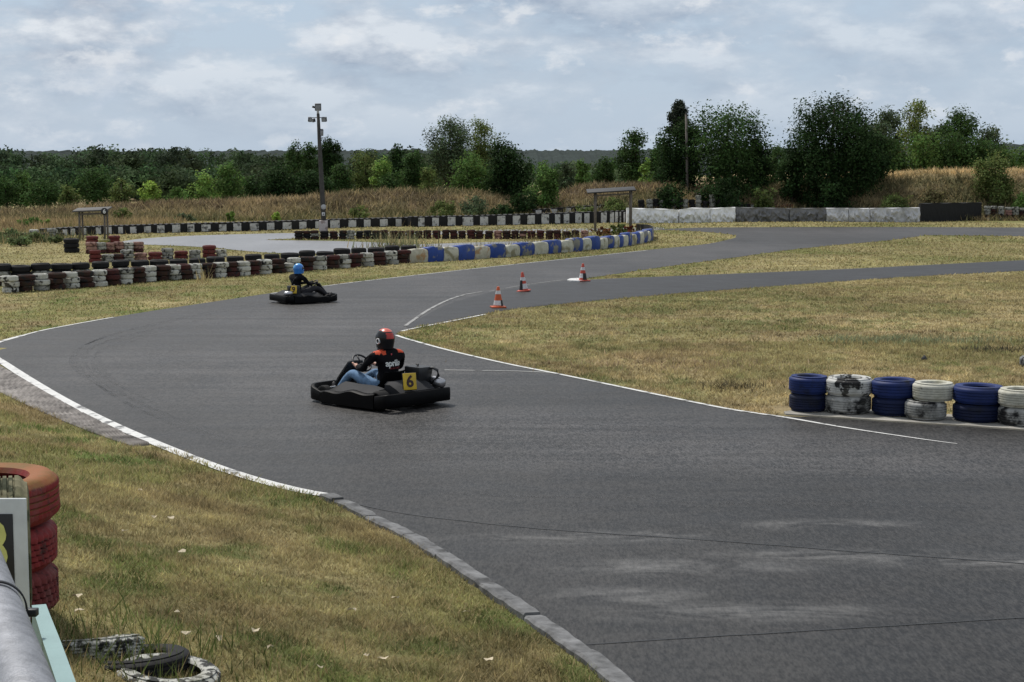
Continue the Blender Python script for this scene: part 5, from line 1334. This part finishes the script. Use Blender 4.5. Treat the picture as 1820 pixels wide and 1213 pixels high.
def make_kart(loc, rz, label, digit, plate_at, plate_rz, loop=True, scale=1.0):
    e = empty('racing_kart', loc, rz, label, 'kart', None)
    e.scale = (scale,) * 3
    # bumper all round: nose, two pods, rear
    half = [(0.535, 0.600, 0.030, 0.165), (0.66, 0.590, 0.030, 0.19), (0.82, 0.555, 0.035, 0.225), (0.915, 0.44, 0.040, 0.25), (0.955, 0.22, 0.045, 0.25), (0.960, 0.0, 0.045, 0.25)]
    p = cr([(a, -b, c, d) for a, b, c, d in half][:-1] + [half[-1]] + half[:-1][::-1])
    o = band(p, 0.055).build('front_bumper', M_kb, e, 50)
    rear = [(-0.645, 0.645, 0.045, 0.215), (-0.76, 0.645, 0.05, 0.235), (-0.865, 0.62, 0.060, 0.25), (-0.900, 0.52, 0.065, 0.25), (-0.905, 0.2, 0.065, 0.25)]
    p = cr(rear + [(a, -b, c, d) for a, b, c, d in rear[::-1]])
    band(p, 0.06).build('rear_bumper', M_kb, e, 50)
    for s in (1, -1):
        secs = []
        xs_ = np.linspace(0.53, -0.62, 25)
        def top(x):
            t = (0.56 - x) / 1.18
            return 0.185 + 0.055 * min(1, max(0, (t - 0.12) / 0.5)) + 0.016 * math.sin(t * 13.0) * (t > 0.1)
        for x in xs_:
            t = (0.56 - x) / 1.18
            up = top(x)
            wave = 0.022 * math.sin(t * 9.0)
            k = min(1, max(0, (0.40 - x) / 0.12)); k = k * k * (3 - 2 * k)         # the pod only reaches inwards behind the front wheel
            inn = up + (0.265 + 0.055 * math.sin(math.pi * t) + wave * 0.6 - up) * k
            yo = 0.635 + 0.030 * math.sin(math.pi * t)
            yi = (yo - 0.075) * (1 - k) + 0.40 * k
            secs.append([Vector((x, s * q[0], q[1])) for q in ((yo - 0.03, 0.018), (yo + 0.010, 0.032), (yo + 0.014, 0.13), (yo + 0.010, up - 0.012), (yo - 0.004, up), (yo - 0.055, up + 0.004), (yi, inn), (yi - 0.015, inn - 0.02), (yi - 0.015, 0.06))])
        MB().sweep(secs).build('side_pod', M_kb, e, 40)
        secs = []
        for x in np.linspace(0.26, -0.58, 13):
            t = (0.56 - x) / 1.18; up = top(x)
            wave = 0.022 * math.sin(t * 9.0); inn = 0.265 + 0.055 * math.sin(math.pi * t) + wave * 0.6
            yo = 0.635 + 0.030 * math.sin(math.pi * t)
            a, b = Vector((x, s * (yo - 0.06), up + 0.012)), Vector((x, s * 0.385, inn + 0.012))
            secs.append([a, (a + b) / 2 + Vector((0, 0, 0.012)), b, b - Vector((0, 0, 0.02)), a - Vector((0, 0, 0.02))])
        MB().sweep(secs).build('pod_cover', M_kg, e, 40)
    # floor, frame
    bx('floor_tray', (0.15, 0, 0.05), (1.35, 0.66, 0.02), M_fr, e, (0, 0, 0), 0.006)
    fm = MB()
    for s in (1, -1): fm.tube([(0.86, s * 0.20, 0.10), (0.5, s * 0.30, 0.075), (-0.3, s * 0.33, 0.075), (-0.86, s * 0.30, 0.14)], 0.016, 8)
    fm.tube([(-0.60, -0.56, 0.14), (-0.60, 0.56, 0.14)], 0.02, 8).tube([(0.58, -0.5, 0.12), (0.58, 0.5, 0.12)], 0.016, 8)
    fm.build('chassis', M_fr, e)
    for x, r, w, y in ((0.58, 0.125, 0.12, 0.50), (-0.60, 0.138, 0.19, 0.49)):
        for s in (1, -1):
            Mx = Matrix.Translation((x, s * y, r + 0.002)) @ Matrix.Rotation(math.pi / 2, 4, 'X')
            pr = [(r * 0.52, -w * 0.46), (r * 0.85, -w * 0.5), (r * 0.97, -w * 0.42), (r, -w * 0.25), (r, w * 0.25), (r * 0.97, w * 0.42), (r * 0.85, w * 0.5), (r * 0.52, w * 0.46)]
            wl = MB().lathe(pr, 24, Mx, closed=True).build('wheel', M_kt, e, 40)
            MB().lathe([(0.001, w * 0.30), (r * 0.2, w * 0.32), (r * 0.45, w * 0.40), (r * 0.535, w * 0.44), (r * 0.535, -w * 0.44), (r * 0.45, -w * 0.40), (r * 0.2, -w * 0.32), (0.001, -w * 0.30)], 20, Mx).build('rim', M_rimm, wl, 40)
    # seat
    secs = []
    for x, z, w, d in ((0.02, 0.13, 0.17, 0.02), (-0.18, 0.10, 0.20, 0.10), (-0.32, 0.16, 0.21, 0.14), (-0.40, 0.32, 0.21, 0.13), (-0.45, 0.50, 0.19, 0.08)):
        ring = []
        for q in np.linspace(-1, 1, 9): ring.append(Vector((x + d * abs(q) ** 2.2, q * w, z + (0.10 * abs(q) ** 3 if z < 0.3 else 0.0))))
        ring += [v + Vector((-0.012, 0, -0.012)) for v in ring[::-1]]
        secs.append(ring)
    MB().sweep(secs).build('seat', M_kb, e, 50)
    # steering, fairing, pedals
    ax = Vector((-0.72, 0, 0.69)).normalized(); c = Vector((0.335, 0, 0.555)); u = Vector((0, 1, 0)); v = ax.cross(u)
    sw = MB().tube([c + (u * math.cos(w) + v * math.sin(w)) * 0.15 for w in [2 * math.pi * i / 28 for i in range(28)]], 0.0145, 8, closed=True)
    for w in (0.4, math.pi - 0.4, 1.5 * math.pi): sw.tube([c - ax * 0.02, c + (u * math.cos(w) + v * math.sin(w)) * 0.145], 0.012, 6)
    st = sw.build('steering_wheel', M_dark, e)
    MB().tube([c - ax * 0.01, Vector((0.70, 0, 0.18))], 0.014, 8).build('column', M_fr, st)
    secs = []
    for x, z, w in ((0.80, 0.20, 0.19), (0.70, 0.33, 0.20), (0.60, 0.46, 0.18), (0.53, 0.575, 0.14)):
        ring = [Vector((x - 0.05 * q * q, q * w, z)) for q in np.linspace(-1, 1, 7)]
        secs.append(ring + [p + Vector((-0.018, 0, -0.014)) for p in ring[::-1]])
    MB().sweep(secs).build('front_fairing', M_dark, e, 50)
    bx('nose_plate', (0.80, 0, 0.17), (0.22, 0.62, 0.018), M_white, e, (0, 0.25, 0), 0.006)
    for s in (1, -1): MB().tube([(0.72, s * 0.17, 0.08), (0.74, s * 0.17, 0.27), (0.74, s * 0.12, 0.28)], 0.010, 6).build('pedal', M_fr, e)
    # engine and tank at the back
    secs = []
    for z, k_, dx in ((0.17, 0.80, 0.02), (0.30, 0.92, 0.0), (0.44, 1.0, -0.01), (0.525, 1.04, -0.015), (0.545, 0.98, -0.015)):
        secs.append([Vector((-0.50 + dx + a * k_, -0.34 + b * k_, z)) for a, b in ((0.15, 0.13), (0.17, 0.10), (0.17, -0.10), (0.15, -0.13), (-0.14, -0.13), (-0.165, -0.10), (-0.165, 0.10), (-0.14, 0.13))])
    en = MB().sweep(secs).build('engine_cover', M_dark, e, 45)
    MB().tube([(-0.50, -0.34, 0.54), (-0.50, -0.34, 0.565), (-0.47, -0.34, 0.575)], 0.018, 8).build('filler_cap', M_fr, en)
    if loop:
        MB().tube([(-0.64, -0.40, 0.52), (-0.72, -0.43, 0.53), (-0.785, -0.45, 0.50), (-0.80, -0.455, 0.43), (-0.75, -0.44, 0.35), (-0.66, -0.41, 0.30)], 0.021, 8).build('guard_loop', M_dark, e)
    secs = []
    for x, z0, z1, w in ((-0.46, 0.18, 0.37, 0.30), (-0.60, 0.17, 0.38, 0.33), (-0.74, 0.17, 0.33, 0.34), (-0.86, 0.17, 0.26, 0.33)):
        secs.append([Vector((x, -0.02 + w, z0)), Vector((x, -0.02 + w, z1 - 0.04)), Vector((x, -0.02 + w * 0.85, z1)), Vector((x, -0.02 - w * 0.9, z1)), Vector((x, -0.02 - w, z1 - 0.04)), Vector((x, -0.02 - w, z0))])
    MB().sweep(secs).build('rear_cover', M_kg, e, 40)
    MB().tube([(-0.62, -0.50, 0.33), (-0.66, -0.50, 0.335), (-0.86, -0.47, 0.315), (-0.885, -0.47, 0.31)], [0.03, 0.07, 0.07, 0.035], 16).build('silencer', M_alu, e)
    pl = MB().box((0, 0, 0), (0.014, 0.20, 0.235), (0, 0, 0), 0, 0.006).build('number_plate', M_plate, e)
    pl.location = plate_at; pl.rotation_euler = (0, 0.16, plate_rz)
    t = link('numeral', text_mesh(digit, 0.225, 0.0015, 0.03), M_num, pl)
    t.matrix_local = Matrix(((0, 0, -1, -0.010), (-1, 0, 0, 0), (0, 1, 0, -0.005), (0, 0, 0, 1))) @ Matrix.Shear('XZ', 4, (0, 0)) if False else Matrix(((0, 0, -1, -0.010), (-1, 0, 0, 0), (0, 1, 0, -0.005), (0, 0, 0, 1)))
    MB().tube([(plate_at[0] + 0.03, plate_at[1], plate_at[2] + 0.02), (plate_at[0] + 0.08, plate_at[1], 0.14)], 0.012, 6).build('plate_bracket', M_fr, e)
    bk = MB().box((0, 0, 0), (0.012, 0.215, 0.25), (0, 0, 0), 0, 0.006).build('plate_back', M_dark, e)
    bk.rotation_euler = (0, 0.16, plate_rz); bk.location = Vector(plate_at) + Matrix.Rotation(plate_rz, 3, 'Z') @ Vector((0.014, 0, 0))
    return e

# --- drivers
M_jac = plain('jacket_black', (0.006, 0.006, 0.008), 0.85, spec=0.12, var=0.35, scale=14, bmp=0.4)
M_orn = plain('jacket_orange', (0.55, 0.075, 0.03), 0.7, spec=0.2, var=0.15, scale=14, bmp=0.3)
M_jean = plain('denim', (0.17, 0.28, 0.44), 0.85, spec=0.15, var=0.4, scale=16, bmp=0.4)
M_trou = plain('dark_trousers', (0.035, 0.035, 0.04), 0.85, spec=0.15, var=0.3, scale=16, bmp=0.3)
M_shoe = plain('shoe', (0.03, 0.028, 0.028), 0.6, var=0.3)
M_skin = plain('skin', (0.52, 0.29, 0.21), 0.5, spec=0.3, var=0.12, scale=20, bmp=0.05)
M_glove = plain('glove', (0.02, 0.02, 0.022), 0.7)
def driver(loc, rz, label, legs, hands, twist=0.0, scale=1.0, orange=True):
    S = [(-0.20, 0, 0.27, .150), (-0.245, 0, 0.43, .150), (-0.250, 0, 0.59, .165), (-0.225, 0, 0.715, .125), (-0.195, 0, 0.80, .062), (-0.165, 0, 0.95, .085)]
    B_ = [(0, 1, 'j'), (1, 2, 'j'), (2, 3, 'j'), (3, 4, 'j'), (4, 5, 's')]
    ct, sn = math.cos(twist), math.sin(twist)
    def tw(x, y): return (-0.22 + (x + 0.22) * ct - y * sn, (x + 0.22) * sn + y * ct)
    ax = Vector((-0.72, 0, 0.69)).normalized(); c = Vector((0.335, 0, 0.555)); u = Vector((0, 1, 0)); v = ax.cross(u)
    for s in (1, -1):
        n = len(S)
        sx, sy = tw(-0.215, s * 0.175)
        w = math.radians(15) if s > 0 else math.radians(165)
        rim = c + (u * math.cos(w) + v * math.sin(w)) * 0.15
        out = u * s
        palm = rim - Vector((0.028, 0, 0)) + out * 0.024 + Vector((0, 0, 0.004)); wr = palm + Vector((-0.085, s * 0.02, -0.012))
        ex, ey = tw(-0.045, s * 0.305)
        S += [(sx, sy, 0.715, .088), (sx + (ex - sx) * 0.5, sy + (ey - sy) * 0.55 + s * 0.02, 0.615, .068), (ex, ey, 0.505, .058), ((ex + wr.x) / 2, (ey + wr.y) / 2 + s * 0.012, (0.505 + wr.z) / 2, .048), (wr.x, wr.y, wr.z, .031), (palm.x, palm.y, palm.z, .030)]
        B_ += [(3, n, 'j'), (n, n + 1, 'j'), (n + 1, n + 2, 'j'), (n + 2, n + 3, 'j'), (n + 3, n + 4, 'j'), (n + 4, n + 5, 'h')]
        # four fingers curled round the rim, spread along it, and a thumb on the inner side
        tan = (v * math.cos(w) - u * math.sin(w)).normalized()
        for i, L in enumerate((0.92, 1.0, 0.96, 0.80)):
            off = tan * (i - 1.5) * 0.020 * (1 if s > 0 else -1)
            k = palm + off * 0.95 + Vector((0.016, 0, 0.010))
            a = rim + off + (out * 0.010 - ax * -0.0) * 1.0 + Vector((0.026 * L, 0, 0.020)); b = rim + off + Vector((0.034 * L, 0, -0.012)) - out * 0.012; d = rim + off - out * 0.022 + Vector((0.010 * L, 0, -0.024))
            m_ = len(S)
            S += [(k.x, k.y, k.z, .0125), (a.x, a.y, a.z, .0100), (b.x, b.y, b.z, .0092), (d.x, d.y, d.z, .0082)]
            B_ += [(n + 5, m_, 'h'), (m_, m_ + 1, 'h'), (m_ + 1, m_ + 2, 'h'), (m_ + 2, m_ + 3, 'h')]
        m_ = len(S)
        a = palm + Vector((0.004, -s * 0.018, 0.022)); b = rim + Vector((-0.020, 0, 0.020)) - out * 0.022; d = rim + Vector((0.006, 0, 0.022)) - out * 0.030
        S += [(a.x, a.y, a.z, .0135), (b.x, b.y, b.z, .0115), (d.x, d.y, d.z, .0095)]
        B_ += [(n + 5, m_, 'h'), (m_, m_ + 1, 'h'), (m_ + 1, m_ + 2, 'h')]
        # leg
        m_ = len(S); kz = 0.43 if s > 0 else 0.40
        S += [(-0.13, s * 0.115, 0.25, .108), (0.10, s * 0.185, 0.345, .090), (0.285, s * 0.225, kz, .068), (0.45, s * 0.205, 0.315, .060), (0.635, s * 0.175, 0.165, .043), (0.665, s * 0.175, 0.125, .042), (0.735, s * 0.172, 0.205, .038), (0.765, s * 0.17, 0.26, .030)]
        B_ += [(0, m_, 'l'), (m_, m_ + 1, 'l'), (m_ + 1, m_ + 2, 'l'), (m_ + 2, m_ + 3, 'l'), (m_ + 3, m_ + 4, 'l'), (m_ + 4, m_ + 5, 'f'), (m_ + 5, m_ + 6, 'f'), (m_ + 6, m_ + 7, 'f')]
    me = bpy.data.meshes.new('skeleton'); me.from_pydata([q[:3] for q in S], [(a, b) for a, b, _ in B_], [])
    o = bpy.data.objects.new('skeleton', me); COL.objects.link(o)
    sk = o.modifiers.new('skin', 'SKIN'); sk.use_smooth_shade = True; sk.branch_smoothing = 0.4
    if not me.skin_vertices: me.attributes.new('skin', 'FLOAT', 'POINT')
    for i, q in enumerate(S):
        me.skin_vertices[0].data[i].radius = (q[3], q[3]); me.skin_vertices[0].data[i].use_root = (i == 0)
    sb_ = o.modifiers.new('sub', 'SUBSURF'); sb_.levels = 2; sb_.render_levels = 2
    dg = bpy.context.evaluated_depsgraph_get(); dg.update()
    body = bpy.data.meshes.new_from_object(o.evaluated_get(dg)); bpy.data.objects.remove(o)
    body.name = 'person'
    # broaden the chest, flatten the back a little, crease the cloth
    for vt in body.vertices:
        p = vt.co
        tz = max(0, 1 - abs(p.z - 0.56) / 0.30) * (1 if p.x < -0.02 and abs(p.y) < 0.25 else 0)
        p.y *= 1 + 0.24 * tz
        if abs(p.y) < 0.3 and p.x < 0 and 0.25 < p.z < 0.75:
            p.x += 0.008 * math.sin(p.z * 60 + p.y * 14) * math.sin(p.y * 23 + p.z * 9)
    segs = [(Vector(S[a][:3]), Vector(S[b][:3]), k, (S[a][3] + S[b][3]) / 2) for a, b, k in B_]
    mats = [M_jac, legs, hands, M_shoe, M_orn, M_skin]
    for m_ in mats: body.materials.append(m_)
    for f in body.polygons:
        cpt = f.center; best, kind = 1e9, 'j'
        for a, b, k, r in segs:
            ab = b - a; t = max(0, min(1, (cpt - a).dot(ab) / max(1e-9, ab.length_squared)))
            d = (cpt - (a + ab * t)).length - r
            if d < best: best, kind = d, k
        f.material_index = {'j': 0, 'l': 1, 'h': 2, 'f': 3, 's': 5}[kind]
        f.use_smooth = True
        if orange and kind == 'j':
            if cpt.z > 0.735 and 0.10 < abs(cpt.y) < 0.23 and cpt.x > -0.33: f.material_index = 4
    p = link('person', body)
    p.location = loc; p.rotation_euler = (0, 0, rz); p.scale = (scale,) * 3
    tag(p, label, 'person')
    bm = bmesh.new(); bm.from_mesh(body); bvh = BVHTree.FromBMesh(bm); bm.free()
    return p, bvh
def on_back(name, s, size, y0, z0, mat, par, bvh, bold=0.02, sp=1.0, lift=0.003):
    me = text_mesh(s, size, 0.0, bold, sp)
    bm = bmesh.new(); bm.from_mesh(me)
    bmesh.ops.triangulate(bm, faces=bm.faces[:]); bmesh.ops.subdivide_edges(bm, edges=bm.edges[:], cuts=2, use_grid_fill=True)
    for vt in bm.verts:
        y, z = y0 - vt.co.x, z0 + vt.co.y
        h = bvh.ray_cast(Vector((-1.5, y, z)), Vector((1, 0, 0)))[0]
        vt.co = Vector(((h.x if h else -0.40) - lift, y, z))
    bm.to_mesh(me); bm.free()
    return link(name, me, mat, par)
def helmet(par, c, cols, tilt=0.0, rings=True, rzh=0.0):
    base, back, crown_ = cols
    rows, n = 40, 72; v, f, mi = [], [], []
    for i in range(rows + 1):
        ph = math.pi * i / rows * 0.80
        for k in range(n):
            w = 2 * math.pi * k / n
            r = math.sin(ph) if ph < 1.75 else math.sin(1.75) + (ph - 1.75) * -0.16
            z = math.cos(ph) if ph < 1.75 else math.cos(1.75) - (ph - 1.75) * 1.05
            x, y = math.cos(w) * r * 0.150, math.sin(w) * r * 0.132
            if math.cos(w) > 0.3 and z < -0.25: x += 0.022 * (math.cos(w) - 0.3)       # chin bar
            v.append(Vector((x, y, z * 0.142)))
    for i in range(rows):
        for k in range(n):
            l = (k + 1) % n
            f.append([i * n + k, (i + 1) * n + k, (i + 1) * n + l, i * n + l])
            cc = (v[i * n + k] + v[(i + 1) * n + l]) / 2
            m_ = 0
            if cc.x < -0.02 and abs(cc.y) < 0.062 - 0.1 * max(0, 0.02 - cc.z) and 0.005 < cc.z < 0.088: m_ = 1
            if cc.z > 0.106 and abs(cc.y) < 0.075: m_ = 2
            if cc.z < -0.118: m_ = 0
            mi.append(m_)
    mb = MB()
    for q, m_ in zip(f, mi): mb.f.append(q); mb.m.append(m_); mb.sm.append(True)
    mb.v = v
    o = mb.build('helmet', [base, back, crown_], par); o.location = c; o.rotation_euler = (0, tilt, rzh)
    # visor
    secs = []
    for z in (-0.045, 0.0, 0.045):
        q = math.sqrt(max(0, 1 - (z / 0.142) ** 2))
        ring = [Vector((math.cos(w) * 0.154 * q, math.sin(w) * 0.136 * q, z)) for w in np.linspace(-1.15, 1.15, 15)]
        secs.append(ring + [p_ * 0.97 for p_ in ring[::-1]])
    MB().sweep(secs).build('visor', plain('visor', (0.01, 0.01, 0.012), 0.1, spec=0.7, bmp=0), o)
    # skirt of the helmet round the neck, so that the shell is closed
    MB().lathe([(0.118, -0.16), (0.10, -0.172), (0.07, -0.165), (0.05, -0.12)], 28).build('neck_roll', M_dark, o)
    if rings:
        for s in (1, -1):
            R_ = Matrix.Translation((-0.01, s * 0.128, -0.035)) @ Matrix.Rotation(math.pi / 2, 4, 'X')
            MB().lathe([(0.030, -0.012), (0.043, -0.012), (0.043, 0.012), (0.030, 0.012)], 24, R_, closed=True).build('hinge_ring', M_white, o)
    return o
# kart nearest the camera, heading to the hairpin
A = math.radians(43)
k1 = G(671, 717.5); k1.z = 0.012; r1 = math.pi - A
make_kart(k1, r1, 'black kart with yellow number plate 6, near the camera on the open tarmac', '6', (-0.83, 0.14, 0.395), -0.36, True, 1.06)
d1, bvh1 = driver(k1, r1, 'person in black-orange jacket, blue jeans and red-topped helmet driving kart 6', M_jean, M_skin, -0.22, 1.07)
M_hb = plain('helmet_black', (0.010, 0.010, 0.012), 0.3, spec=0.35, var=0.1, bmp=0, coat=0.0)
M_hr = plain('helmet_red', (0.46, 0.030, 0.020), 0.3, spec=0.5, var=0.3, scale=22, bmp=0)
M_ho = plain('helmet_orange', (0.60, 0.12, 0.085), 0.3, spec=0.5, var=0.15, bmp=0)
helmet(d1, (-0.175, 0, 0.945), (M_hb, M_hr, M_ho), -0.06, True, -0.15)
on_back('lettering', 'aprilia', 0.125, 0.005, 0.60, plain('print_white', (0.72, 0.74, 0.72), 0.6, bmp=0), d1, bvh1, 0.022, 0.92)
on_back('lettering', 'RACING', 0.040, -0.03, 0.528, plain('print_red', (0.32, 0.035, 0.04), 0.6, bmp=0), d1, bvh1, 0.02, 1.5)
mb = MB().box((0, 0, 0), (0.004, 0.022, 0.026), (0, 0, 0), 0, 0.001)
h = bvh1.ray_cast(Vector((-1.5, 0.0, 0.725)), Vector((1, 0, 0)))[0]
o = mb.build('badge', plain('badge_red', (0.5, 0.06, 0.08), 0.5, bmp=0), d1); o.location = (h.x - 0.004, 0.012, 0.725)
# sleeve patch
# kart further off, heading away to the right
A2 = math.radians(33)
k2 = G(540.5, 538); k2.z = 0.012
make_kart(k2, A2, 'black kart with smudged yellow plate 9, further off by the red-white tyre wall', '9', (-0.60, -0.53, 0.44), 0.80, False, 0.88)
d2, bvh2 = driver(k2, A2, 'person in black jacket and bright blue helmet driving the further kart', M_trou, M_glove, 0.35, 0.98, False)
M_hbl = plain('helmet_blue', (0.035, 0.21, 0.62), 0.3, spec=0.5, var=0.3, scale=14, bmp=0, coat=0.2)
M_hlb = plain('helmet_light_blue', (0.12, 0.40, 0.72), 0.3, spec=0.5, var=0.3, scale=16, bmp=0)
helmet(d2, (-0.16, 0, 0.94), (M_hbl, M_hlb, M_hlb), -0.05, False, 0.0)
# grey seams that run from the shoulders down the back of the jacket
M_seam = plain('jacket_seam', (0.10, 0.10, 0.11), 0.7)
mb = MB()
for s in (1, -1):
    pts = []
    for t in np.linspace(0, 1, 12):
        y, z = s * (0.15 - 0.13 * t), 0.73 - 0.18 * t
        h = bvh2.ray_cast(Vector((-1.5, y, z)), Vector((1, 0, 0)))[0]
        if h: pts.append(Vector((h.x - 0.001, y, z)))
    if len(pts) > 3: mb.tube(pts, 0.006, 5)
mb.build('jacket_seam', M_seam, d2)
